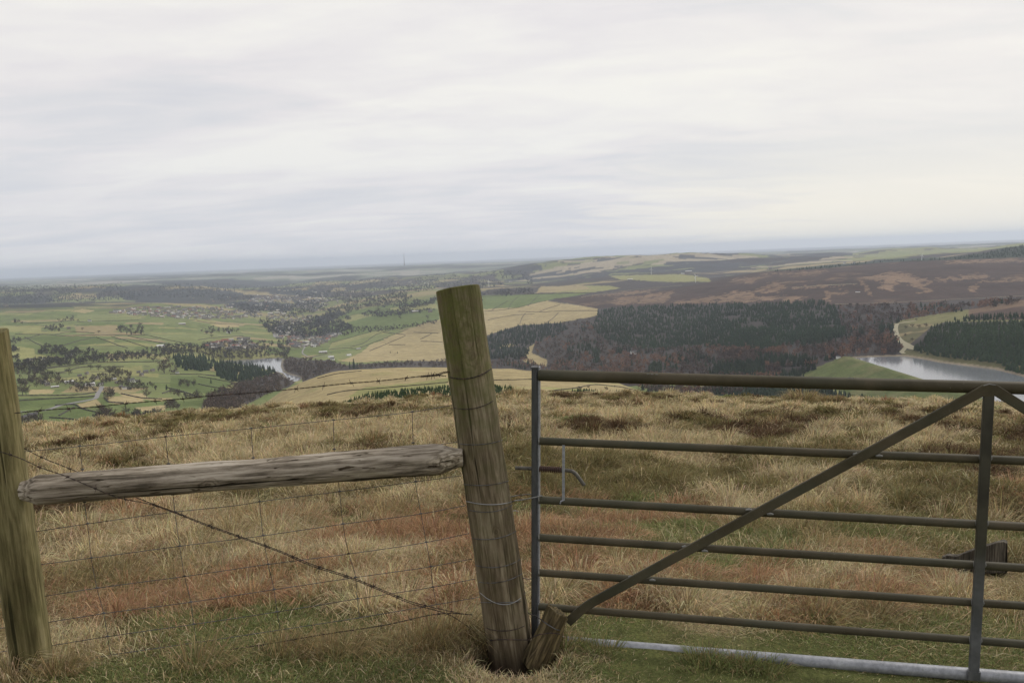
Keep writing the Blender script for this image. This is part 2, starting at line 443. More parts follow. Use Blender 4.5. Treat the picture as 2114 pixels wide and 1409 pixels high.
paint(WOODF * 1.3, [conv(z2, [(745,1015),(700,1048),(540,1098),(290,1230),(60,1260),(60,1170),(300,1080),(330,1020),(480,985),(620,942),(680,995)]), conv(z2, [(640,862),(700,832),(1000,862),(1100,892),(1300,880),(1850,852),(2110,860),(2110,925),(1840,915),(1300,917),(1080,940),(900,970),(790,1020),(785,975),(700,955),(655,930),(635,900)])], 2, 1000, 3200)
# far left patches
paint(TAN * .85, [conv(z1, p) for p in ([(410,320),(560,300),(700,310),(700,345),(430,340)], [(1360,240),(1690,240),(1640,268),(1480,275)], [(1640,310),(1760,300),(1750,325),(1660,325)])]
   + [conv(z2, p) for p in ([(830,270),(930,260),(930,290),(840,290)], [(830,290),(1000,285),(1000,305),(840,305)], [(990,350),(1050,330),(1110,335),(1080,358),(1000,358)], [(710,340),(840,325),(820,345),(720,352)])], 2, 3000)
paint(GREEN2, [conv(z2, p) for p in ([(680,290),(830,282),(900,300),(700,315)], [(1250,330),(1550,320),(1760,310),(1760,335),(1250,350)])] + [conv(z1, [(300,370),(700,330),(900,320),(1080,345),(1050,362),(700,360)])], 2, 3000)
# dusky woods on the layered ridges to the left, and the plain beyond
DUSK = np.array((.040, .042, .044))
paint(DUSK, [conv(z1, p) for p in ([(480,298),(700,264),(1000,238),(1250,216),(1420,226),(1250,250),(1000,268),(700,296)], [(-200,325),(200,318),(410,330),(320,372),(-200,384)], [(-200,384),(140,378),(500,385),(540,402),(-200,410)],
   [(850,300),(1300,262),(1640,275),(1780,300),(1700,340),(1300,362),(1100,372),(900,345)], [(1640,380),(1800,365),(2114,375),(2114,430),(1850,425),(1640,400)])]
   + [conv(z2, p) for p in ([(560,330),(800,345),(1000,365),(980,400),(700,385),(540,365)], [(240,440),(330,425),(600,430),(640,455),(500,475),(260,470)], [(1050,300),(1450,318),(1400,335),(1080,330)], [(860,600),(900,540),(1060,500),(1100,520),(1000,570),(900,615)], [(700,415),(900,425),(880,470),(740,450)])], 4, 2600, 14000)
pl = RG > 9000
pn = fbm(XG / 1500, YG / 900, 120, 5)
C[pl] = lerp(DUSK, np.array((.17, .19, .135)), sstep(.44, .56, pn))[pl]
C[pl & (pn > .66)] = np.array((.30, .28, .23))
# slopes right of the valley
paint(GREEN, [conv(z2, p) for p in ([(840,640),(1040,585),(1120,500),(1430,450),(1760,410),(1790,560),(1540,620),(1340,640),(1000,730),(860,670)],)], 2, 1900, 6000)
paint(YGR, [conv(z2, p) for p in ([(1050,570),(1180,520),(1330,525),(1200,560),(1060,600)], [(1400,480),(1760,440),(1780,480),(1500,500)], [(1000,730),(1340,640),(1430,650),(1220,760),(980,780)])], 2, 1900, 6000)
paint(GREEN2, [conv(z2, p) for p in ([(1140,720),(1350,665),(1440,665),(1230,765),(980,790),(1000,760)], [(780,855),(980,805),(1110,830),(1000,860)], [(850,840),(1100,800),(1220,775),(1260,800),(1080,850)])], 2, 1700, 5000)
paint(TAN, [conv(z2, [(1070,860),(1220,800),(1290,740),(1480,668),(1560,636),(1780,575),(1840,862),(1450,860),(1180,872)]), conv(z3, [(-260,560),(-30,470),(60,500),(330,490),(540,438),(750,468),(925,497),(925,550),(640,605),(330,625),(90,700),(-260,780)])], 2, 1700, 4600)
paint(TAN * .78, [conv(z2, [(1500,640),(1620,610),(1800,570),(1800,660),(1560,670)])], 2, 1700, 4600)
paint(GREEN * 1.05, [conv(z3, [(-30,470),(45,440),(60,400),(460,390),(880,380),(620,425),(540,438),(330,490),(60,502)])], 2, 1900, 4600)
paint(YGR, [conv(z3, [(600,330),(1000,325),(1100,345),(900,375),(500,380),(450,385)]), conv(z3, [(1000,250),(1560,240),(1760,270),(1780,295),(1500,300),(1100,280)])], 3, 3000, 7000)
paint(TAN * .85, [conv(z3, [(600,330),(820,325),(880,350),(640,370),(560,380)]), conv(z3, [(460,385),(500,330),(600,330),(610,370)])], 3, 3000, 6000)
paint(WOODF * .8, [conv(z3, [(80,390),(80,360),(200,345),(480,335),(500,330),(440,390)])], 2, 3000, 6000)
# moor on the right
hb = [(1140,616),(1240,609),(1300,609),(1416,592),(1514,572),(1571,560),(1713,549),(1826,537),(1940,534),(2114,529),(2700,515),(2700,640),(2300,640),(2114,613),(2025,615),(1940,622),(1835,627),(1720,632),(1640,626),(1514,626),(1400,630),(1265,634),(1225,636)]
paint(HEATH, [hb], 3, 1700, 4450)
mm = inpoly(UG, VG, hb) & (RG > 1700) & (RG < 4450)
mo = fbm(XG / 210, YG / 210, 71, 5)
C[mm] = lerp(HEATH * .85, HEATH * 1.5, n1)[mm]
C[mm] = lerp(C, MOORB * .85, sstep(.57, .66, mo) * sstep(.35, .6, n4))[mm]
TM = [conv(z4, p) for p in ([(150,430),(200,400),(260,370),(330,360),(390,400),(330,435)], [(960,330),(1090,290),(1240,290),(1340,320),(1440,350),(1380,400),(1440,430),(1380,440),(1300,380),(1200,350),(1180,400),(1190,430),(1100,410),(1040,400),(1100,370),(1000,350)],
   [(660,420),(760,430),(850,420),(800,450),(700,450),(720,515),(660,500)], [(1450,340),(1700,310),(1760,290),(1880,320),(1740,335),(1480,355)], [(1780,345),(2090,332),(2400,330),(2400,345),(2000,362),(1800,358)],
   [(1700,400),(1780,380),(1770,450)], [(1510,210),(1800,195),(2400,180),(2400,205),(1560,228)], [(0,430),(100,430),(50,500),(0,505)], [(50,480),(350,462),(560,462),(440,500),(410,520),(360,485),(60,503)],
   [(430,400),(900,372),(900,380),(430,412)], [(900,350),(930,350),(1000,450),(980,465)], [(160,300),(400,290),(700,270),(690,285),(400,305)], [(0,335),(130,335),(100,352),(0,352)])]
TM += [conv(z3, p) for p in ([(1040,430),(1130,410),(1230,400),(1220,460),(1050,470)], [(1230,400),(1500,370),(1440,450),(1250,465)], [(1480,460),(1620,430),(1900,390),(2114,370),(2114,450),(1500,465)],
   [(1620,420),(1710,418),(1700,440),(1620,440)], [(2000,270),(2114,262),(2114,300),(2050,312)], [(780,415),(1240,362),(1400,350),(1250,385),(900,408)])]
paint(MOORB, TM, 11, 1700, 4600, n4 > .36)
paint(MOORB * 1.15, TM, 12, 1700, 4600, n2 > .56)
# conifer ridge and green hills behind
paint(CONF, [[(1571,561),(1713,546),(1826,534),(1960,531),(2036,521),(2075,511),(2114,504),(2700,490),(2700,515),(2114,531),(1940,537),(1826,541),(1713,553)]], 1, 3400, 5200)
bh = (RG > 5400) & (RG < 9500) & (UG > 1040)
ph = fbm(XG / 330, YG / 260, 88, 5)
ph2 = fbm(XG / 700, YG / 380, 188, 5)
C[bh] = lerp(WOODF * .7, GREEN2 * .95, sstep(.45, .50, ph))[bh]
C[bh & (ph2 > .61)] = np.array((.34, .29, .20))
C[bh & (fbm(XG / 230, YG / 160, 192, 4) > .60)] = DUSK * 1.3
C[bh & (ph2 < .40)] = DUSK
gh = bh & (UG > 1760); C[gh] = lerp(GREEN2 * 1.1, YGR * .9, sstep(.3, .7, ph))[gh]
C[gh & (ph > .63)] = WOODF
# valley woods ground, clearings, nearer spur above the reservoir
paint(TAN * .9, [conv(z3, p) for p in ([(405,790),(450,760),(430,830),(540,885),(540,935),(380,900),(360,885)], [(170,790),(230,762),(330,770),(200,800)])], 2, 1100, 3500)
sp2 = conv(z4, [(1165,660),(1200,640),(1500,588),(1740,553),(2114,478),(2700,420),(2700,640),(1540,650),(1430,690),(1300,800),(1240,835),(1210,800),(1165,740)])
m2 = inpoly(UG, VG, sp2) & (RG > 1100) & (RG < 2100)
C[m2] = lerp(OLIVE, YGR * .8, n1)[m2]
mk = m2 & (UG > 2000) & (VG < 660); C[mk] = lerp(HEATH * 1.6, MOORB * .9, sstep(.5, .56, fbm(XG / 60, YG / 60, 91, 4)))[mk]
mk = m2 & (UG < 1925) & (VG > 668); C[mk] = lerp(OLIVE * .6, TAN * .6, sstep(.5, .6, fbm(XG / 40, YG / 40, 93, 4)))[mk]
paint(OLIVE * .75, [conv(z4, [(1220,860),(1380,850),(1950,930),(2114,985),(2700,1200),(2700,1330),(2114,1050),(1900,995),(1500,945),(1380,920),(1230,890)])], 2, 850, 1600)
C[damon] = lerp(np.array((.110, .135, .045)), np.array((.155, .155, .065)), sstep(.35, .7, n4))[damon]
sb = (polydist(XG, YG, RW) < 7) & ~damon & (RG < 1700) & (np.abs(AG) < .8); C[sb] = np.array((.24, .20, .14))
sb = (polydist(XG, YG, LW) < 6) & (RG > 1500) & (RG < 2600) & (np.abs(AG) < .8); C[sb] = np.array((.22, .19, .15))
C *= (0.86 + .28 * n2)[..., None]

# far terrain mesh
idx = np.arange(nr * na).reshape(nr, na)
quads = np.stack([idx[:-1, :-1], idx[:-1, 1:], idx[1:, 1:], idx[1:, :-1]], -1).reshape(-1, 4)
me = npmesh('hills', np.stack([XG, YG, ZG - .03], -1).reshape(-1, 3), quads.ravel(), np.full(len(quads), 4), C.reshape(-1, 3))
m_land = mat('land', rough=.95, spec=.1); k = N(m_land)
pp = k.pos()
f1 = k.noise(pp, .045, 5, .65); f2 = k.noise(pp, .25, 3, .6)
tx = k.ramp(k.math('ADD', k.math('MULTIPLY', f1, .6), k.math('MULTIPLY', f2, .4)), [(.3, (.62, .62, .62)), (.5, (.95, .95, .95)), (.7, (1.3, 1.3, 1.3))])
k.base(k.mix(1.0, k.attr(), tx, 'MULTIPLY')); k.bump(f2, .5, 2.0)
hills = link('hills', me, m_land, smooth=True); tag(hills, kind='structure')

# ---------------------------------------------------------------- near ground (hilltop moor)
RNEAR = np.concatenate([np.linspace(.3, 6, 150), np.exp(np.linspace(math.log(6.05), math.log(61), 190))])
lz = pchip(np.log(RN), ZN, np.log(RNEAR))
def tuss(x, y):
    r = np.hypot(x, y)
    a = (fbm(x / .7, y / .7, 101, 3) - .5) * .26 + (fbm(x / 2.2 + 5, y / 2.2, 107, 3) - .5) * .55 + (fbm(x / 9, y / 7, 109, 2) - .5) * .5 * sstep(10, 25, r)
    return a * (.16 + .84 * sstep(3.2, 7.5, r))
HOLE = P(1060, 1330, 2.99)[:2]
def hnear(x, y):
    a = np.arctan2(x, y); r = np.hypot(x, y)
    fa = np.interp(a, AZ, IA); ia = np.clip(fa.astype(int), 0, na - 2); fa = fa - ia
    ir = np.clip(np.searchsorted(RNEAR, r, side='right') - 1, 0, len(RNEAR) - 2); fr = np.clip((r - RNEAR[ir]) / (RNEAR[ir+1] - RNEAR[ir]), 0, 1)
    z = (lz[ir, ia] * (1-fa) + lz[ir, ia+1] * fa) * (1-fr) + (lz[ir+1, ia] * (1-fa) + lz[ir+1, ia+1] * fa) * fr
    d = np.hypot(x - HOLE[0], y - HOLE[1])
    return z + tuss(x, y) - .20 * (1 - sstep(.09, .20, d))
def cover(x, y, v=None):
    """ground cover weights: 0 straw 1 pale 2 russet 3 olive 4 green 5 dark"""
    r = np.hypot(x, y); z = hnear(x, y)
    u, v = proj(np.stack([x, y, z], -1))
    a = fbm(x / .5, y / .4, 201, 4); b = fbm(x / .9 + 3, y / .7, 207, 4); c = fbm(x / .45, y / .4, 213, 3); d = fbm(x / 2.6, y / 2.2, 219, 4); e = fbm(x / 1.4, y / 1.2, 225, 4)
    farm = sstep(5.0, 9.0, r)
    w_ = np.zeros((6,) + x.shape)
    w_[0] = .42 + (a - .5) * 2.0 - farm * .08
    w_[1] = .18 + (b - .5) * 3.2 + farm * (.16 + (d - .5) * 3.6)
    w_[2] = .16 + (c - .5) * 2.4 + (e - .5) * 1.6 - farm * .34
    w_[3] = .34 + (e - .5) * 2.2 + farm * (.17 + (.5 - d) * 1.8)
    w_[4] = .44 + (.5 - b) * 2.8 - farm * .50 + .22 * sstep(0.1, .8, x) * (1 - farm) + .25 * (1 - sstep(2.6, 3.4, r))
    w_[5] = -.02 + (.5 - a) * 2.6 + farm * (.17 + (.5 - d) * 3.6)
    def sp(k_, cu, cv, ru, rv, wt): w_[k_] += wt * np.exp(-(((u - cu) / ru) ** 2 + ((v - cv) / rv) ** 2) ** 1.2)
    for q in ((2,250,1180,270,90,.72),(2,720,1130,300,85,.72),(2,150,1260,190,50,.75),(2,300,1060,150,30,.4),(2,560,1030,120,25,.4),(2,1210,1095,120,32,.75),(2,1450,1190,220,30,.35),(2,1900,1185,220,35,.3),(2,1400,1235,240,28,.4),(2,1700,1265,180,25,.4),(2,920,1110,120,60,.4),(2,1700,1140,120,20,.4),(4,1050,1250,500,30,.2),(4,980,1205,120,25,.4),(4,400,1080,90,14,.3),(2,950,1330,200,35,.25),
              (2,1085,1365,90,22,.5),(2,640,1385,150,20,.25),(4,560,1268,150,34,.85),(4,230,1400,220,32,.9),(4,700,1395,300,25,.8),(4,1250,1385,200,40,.8),(4,1500,1145,230,38,1.0),(4,1350,1060,250,25,.4),(4,1650,1385,560,60,1.15),(4,1280,1320,130,55,.9),(4,1950,1310,220,40,1.1),(4,1250,1285,110,22,1.1),(4,480,1395,90,25,.5),
              (4,1400,1310,200,25,.4),(4,360,1310,90,20,.35),(3,470,1045,60,18,.8),(3,570,1190,90,22,1.1),(3,1850,1010,110,35,.8),(3,1550,1010,90,30,.5),(3,1290,965,110,25,.5),(3,1600,900,500,30,.4),
              (1,560,905,220,20,.5),(1,700,885,140,14,.5),(1,1900,842,260,9,.8),(1,850,832,130,9,.8),(1,1130,905,60,14,.5),(1,520,985,110,20,.5),(5,180,918,170,9,.8),(5,1500,880,300,14,.6),(5,1180,880,60,9,.7),(5,120,895,110,8,.5),(3,1420,940,300,30,.35),
              (0,650,1330,350,35,.5),(0,1150,1385,250,30,.2),(0,1850,1150,100,20,.4)): sp(*q)
    return w_, u, v, r
PAL = np.array([(.315, .248, .124), (.53, .44, .26), (.385, .238, .132), (.215, .180, .078), (.200, .222, .082), (.120, .076, .040)])
GA, GR = np.meshgrid(AZ[::2], RNEAR); gx = GR * np.sin(GA); gy = GR * np.cos(GA)
gz = hnear(gx, gy)
w_, u_, v_, r_ = cover(gx, gy)
ww = np.exp(w_ * 7); ww /= ww.sum(0)
gc = np.einsum('kij,kc->ijc', ww, PAL) * (.50 - .10 * sstep(4.2, 6, GR) + .25 * sstep(8, 30, GR))[..., None]
hd = np.hypot(gx - HOLE[0], gy - HOLE[1]); gc = gc * sstep(.10, .22, hd)[..., None] + np.array((.016, .011, .007)) * (1 - sstep(.10, .22, hd))[..., None]  # dark soil in the hollow, with ambient shade at the post foot painted in
idn = np.arange(gx.size).reshape(gx.shape)
qd = np.stack([idn[:-1, :-1], idn[:-1, 1:], idn[1:, 1:], idn[1:, :-1]], -1).reshape(-1, 4)
m_ground = mat('moor_soil', rough=.97, spec=.05); k = N(m_ground)
pp = k.pos(); f1 = k.noise(pp, 9, 5, .65); f2 = k.noise(pp, 60, 4, .6)
k.base(k.mix(1.0, k.attr(), k.ramp(k.math('ADD', k.math('MULTIPLY', f1, .5), k.math('MULTIPLY', f2, .5)), [(.32, (.45, .42, .38)), (.5, (.95, .95, .95)), (.68, (1.6, 1.55, 1.4))]), 'MULTIPLY'))
k.bump(f2, .8, .02)
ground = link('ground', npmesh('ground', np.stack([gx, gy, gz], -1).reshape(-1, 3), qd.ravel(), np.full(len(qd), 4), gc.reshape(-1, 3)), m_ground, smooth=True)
tag(ground, kind='structure')

# ---------------------------------------------------------------- grass (uncountable: stuff)
m_grass = mat('grass_blade', rough=.75, spec=.15); k = N(m_grass)
tr = k.n('ShaderNodeBsdfTranslucent'); mx = k.n('ShaderNodeMixShader'); mx.inputs[0].default_value = .28
ca_ = k.attr(); k.base(ca_); k.l(ca_, tr.inputs['Color']); k.l(k.b.outputs[0], mx.inputs[1]); k.l(tr.outputs[0], mx.inputs[2])
k.l(mx.outputs[0], k.t.nodes['Material Output'].inputs['Surface'])
GRASS = {}
def blades(x, y, L, wd, kind, dirx, lean, name, out=None, tint=None):
    """one bent strip of five corners per blade"""
    n = len(x); z = hnear(x, y)
    az = RNG.uniform(0, 2 * math.pi, n)
    hx = np.cos(az) * (.4 + .6 * RNG.random(n)) + dirx[0] * lean; hy = np.sin(az) * (.4 + .6 * RNG.random(n)) + dirx[1] * lean
    if out is not None: hx = out[0] + RNG.normal(0, .22, n); hy = out[1] + RNG.normal(0, .22, n)
    up = RNG.uniform(.75, 1.1, n) * (1.25 - .75 * np.clip(lean, 0, 1)); s = np.sqrt(hx*hx + hy*hy + up*up); hx /= s; hy /= s; up /= s
    droop = RNG.uniform(.25, .95, n) * L
    b = np.stack([x, y, z - .01], -1)
    d = np.stack([hx, hy, up], -1)
    m_ = b + d * (L * .55)[:, None]; t_ = b + d * L[:, None] * .92 + np.stack([hx * droop * .35, hy * droop * .35, -droop * .55], -1)
    t_[:, 2] = np.maximum(t_[:, 2], b[:, 2] + .012)
    # width direction roughly facing across the bend
    sa = az + RNG.normal(0, .8, n) + math.pi / 2
    sd_ = np.stack([np.cos(sa), np.sin(sa), np.zeros(n)], -1) * (wd / 2)[:, None]
    V = np.stack([b - sd_, b + sd_, m_ - sd_ * .85, m_ + sd_ * .85, t_], 1).reshape(-1, 3)
    o = np.arange(n)[:, None] * 5
    Fl = np.concatenate([o + np.array([0, 1, 3, 2]), o + np.array([2, 3, 4])], 1).ravel()
    c = PAL[kind] * RNG.uniform(.62, 1.38, (n, 1)) * (1 + RNG.normal(0, .07, (n, 3)))
    if tint is not None: c = c * tint[:, None]
    V5 = np.repeat(np.clip(c, .01, .9), 5, 0).reshape(n, 5, 3)
    GRASS.setdefault(name, []).append((V, Fl, np.tile([4, 3], n), V5.reshape(-1, 3)))
def hitnear(u, v, it=14):
    a, t = aztan(u, v); ok = t < -.15
    r = np.clip(EYE / -np.minimum(t, -.15), 1.5, 60)
    lo = np.full(u.shape, 1.2); hi = np.full(u.shape, 60.0)
    rs = np.exp(np.linspace(math.log(1.2), math.log(60), 160))
    res = np.zeros(u.shape); done = np.zeros(u.shape, bool)
    for q in rs:
        z = hnear(q * np.sin(a), q * np.cos(a)); h = (EYE + q * t <= z) & ~done
        res[h] = q * .992; done |= h
    return res * np.sin(a), res * np.cos(a), done
_bx, _by, _ = hitnear(np.array([2012.]), np.array([1178.])); BLK = (_bx[0], _by[0])
def grow(n, vlo, vhi, dens_r=None, extra=0):
    # clump centres spread evenly over the visible slope, then blades scattered round each
    nc = n // 14
    u = RNG.uniform(-260, 2374, nc); v = RNG.uniform(vlo, vhi, nc)
    x, y, ok = hitnear(u, v); x = x[ok]; y = y[ok]
    r = np.hypot(x, y)
    k_ = 14
    cx = np.repeat(x, k_); cy = np.repeat(y, k_); rr = np.repeat(r, k_)
    sp = .018 + .012 * rr
    bx = cx + RNG.normal(0, 1, len(cx)) * sp; by = cy + RNG.normal(0, 1, len(cx)) * sp
    w_, u2, v2, r2 = cover(x, y)
    g = w_ * 7.5 + RNG.gumbel(0, 1, w_.shape) * .55
    kind0 = g.argmax(0)
    kind = np.repeat(kind0, k_)
    # some blades of another sort inside each clump
    sw = RNG.random(len(kind)) < np.where(kind == 2, .42, .26)
    kk = RNG.choice([0, 0, 1, 3, 4, 4], len(kind)); kind = np.where(sw, kk, kind)
    base = np.array([.22, .26, .25, .17, .085, .20])[kind]
    farm = sstep(4, 9, rr)
    L = base * RNG.uniform(.55, 1.35, len(kind)) * (.62 + .38 * farm)
    nearm = 1 - sstep(3.0, 4.4, rr)
    L *= (1 - np.where(kind == 4, .35, .60) * nearm) * .86
    right = sstep(.15, .5, bx) * (1 - sstep(2.9, 3.4, np.hypot(bx, by)))
    L *= 1 - .52 * right
    dh = np.hypot(bx - HOLE[0], by - HOLE[1]); L *= .3 + .7 * sstep(.10, .2, dh); L *= .3 + .7 * sstep(.10, .45, np.hypot((bx - BLK[0]) * .8, by - BLK[1] + .12))
    tuft = np.repeat(RNG.uniform(.7, 1.4, len(x)), k_); L *= tuft
    wd = np.maximum(.0021 + .0012 * RNG.random(len(kind)), rr * .00062) * np.where(kind == 4, 1.1, 1.0)
    ang = fbm(bx / 1.3, by / 1.3, 301, 2) * 4.2 - 1.2
    lean = np.where(kind == 2, 1.5, np.where(kind == 0, 1.25, np.where(kind == 1, 1.1, .45))) * RNG.uniform(.4, 1.3, len(kind))
    dx = np.stack([np.cos(ang), np.sin(ang) * .7])
    keep = (dh > .115) | (RNG.random(len(kind)) < .06)
    for nm, sel in (('green_turf', kind == 4), ('russet_grass', kind == 2), ('straw_moor_grass', (kind != 4) & (kind != 2))):
        q = sel & keep
        blades(bx[q], by[q], L[q], wd[q], kind[q], dx[:, q], lean[q], nm)

def tussocks(n, vlo, vhi, nb, hgt, kinds):
    u = RNG.uniform(-260, 2374, n); v = RNG.uniform(vlo, vhi, n)
    x, y, ok = hitnear(u, v); x = x[ok]; y = y[ok]; r = np.hypot(x, y); ok = (r > 3.3); x = x[ok]; y = y[ok]; r = r[ok]
    w_, _, _, _ = cover(x, y); g = w_ * 4.0 + RNG.gumbel(0, 1, w_.shape) * .6
    g[0] -= .2; k0 = g.argmax(0)
    R_ = RNG.uniform(.10, .26, len(x)) * np.interp(r, [3, 8, 40], [.75, 1.0, 1.6])
    far_ = np.interp(r, [3, 9], [.62, 1.0])
    kk = np.repeat(k0, nb); cx = np.repeat(x, nb); cy = np.repeat(y, nb); rr = np.repeat(r, nb); Rr = np.repeat(R_, nb)
    a = RNG.uniform(0, 2 * math.pi, len(cx)); q = np.sqrt(RNG.random(len(cx)))
    bx = cx + Rr * q * .75 * np.cos(a); by = cy + Rr * q * .6 * np.sin(a)
    L = np.array([.30, .34, .27, .24, .13, .24])[kk] * RNG.uniform(.7, 1.25, len(cx)) * (1.15 - .35 * q) * hgt * np.repeat(RNG.uniform(.7, 1.3, len(x)) * far_, nb)
    L *= .3 + .7 * sstep(.2, .6, np.hypot((bx - BLK[0]) * .8, by - BLK[1] + .12))
    wnd = np.repeat(RNG.uniform(-.2, .7, len(x)), nb)
    out = (np.cos(a) * q * 1.25 + wnd, np.sin(a) * q * 1.0 - .15)
    wd = np.maximum(.0024 + .0012 * RNG.random(len(cx)), rr * .00062)
    tint = np.repeat(RNG.uniform(.78, 1.22, len(x)), nb)
    lean = np.full(len(cx), .35)
    dx = np.zeros((2, len(cx)))
    for nm, sel in (('green_turf', kk == 4), ('russet_grass', kk == 2), ('straw_moor_grass', (kk != 4) & (kk != 2))):
        blades(bx[sel], by[sel], L[sel], wd[sel], kk[sel], dx[:, sel], lean[sel], nm, out=(out[0][sel], out[1][sel]), tint=tint[sel])
def tufts(lst):
    for (u, v, kd, L_, n, R_, wx, wy) in lst:
        x, y, ok = hitnear(np.array([float(u)]), np.array([float(v)])); a = RNG.uniform(0, 6.28, n); q = np.sqrt(RNG.random(n))
        bx = x[0] + R_ * q * np.cos(a); by = y[0] + R_ * q * np.sin(a) * .7; r = math.hypot(x[0], y[0])
        k_ = np.full(n, kd); k_[RNG.random(n) < .25] = 0
        blades(bx, by, L_ * RNG.uniform(.6, 1.25, n), np.maximum(.0024, r * .0006) * np.ones(n), k_, np.zeros((2, n)), np.full(n, .3), 'green_turf' if kd == 4 else 'russet_grass' if kd == 2 else 'straw_moor_grass', out=(np.cos(a) * q * .8 + wx, np.sin(a) * q * .7 + wy))
tufts([(958,1300,1,.24,260,.07,.7,-.1),(925,1318,0,.22,240,.09,.5,-.2),(985,1330,0,.16,160,.06,.3,-.1),(880,1325,0,.2,200,.09,.4,0),(1098,1356,1,.10,160,.07,-.1,-.3),(1130,1356,2,.12,160,.06,.5,-.2),(1170,1330,4,.12,220,.07,.3,-.2),
 (128,1398,0,.15,260,.08,.4,0),(20,1402,1,.17,200,.07,.1,0),(1462,1366,4,.085,420,.09,.2,0),(1520,1372,4,.085,420,.10,0,0),(1570,1376,4,.08,380,.10,.1,0),(1450,1380,4,.07,300,.1,-.1,0),(1240,1345,4,.1,250,.08,0,0),(700,1345,0,.18,240,.1,.4,0),(600,1352,0,.18,240,.1,.5,0),(420,1370,0,.16,240,.1,.4,0),
 (1062,822,0,.75,260,.35,0,0),(1655,829,0,.75,300,.5,0,0),(1640,830,1,.5,200,.4,0,0),(1700,830,0,.4,300,.6,0,0)])
tussocks(2600, 812, 960, 80, 1.1, None)
tussocks(1100, 940, 1120, 130, 1.0, None)
tussocks(420, 1100, 1290, 170, .8, None)
grow(420000, 1120, 1560)
grow(250000, 930, 1160)
grow(150000, 810, 950)
LAB = {'green_turf': 'short green turf between the dead grass along the fence and gate', 'russet_grass': 'flattened russet moor grass in patches behind the fence', 'straw_moor_grass': 'straw coloured tussock grass covering the hilltop'}
for nm, parts in GRASS.items():
    V = np.concatenate([p[0] for p in parts]); sz = np.concatenate([p[2] for p in parts]); cc = np.concatenate([p[3] for p in parts])
    off = 0; fl = []
    for p in parts: fl.append(p[1] + off); off += len(p[0])
    o = link(nm, npmesh(nm, V, np.concatenate(fl), sz, cc), m_grass)
    tag(o, LAB[nm], 'grass', kind='stuff')
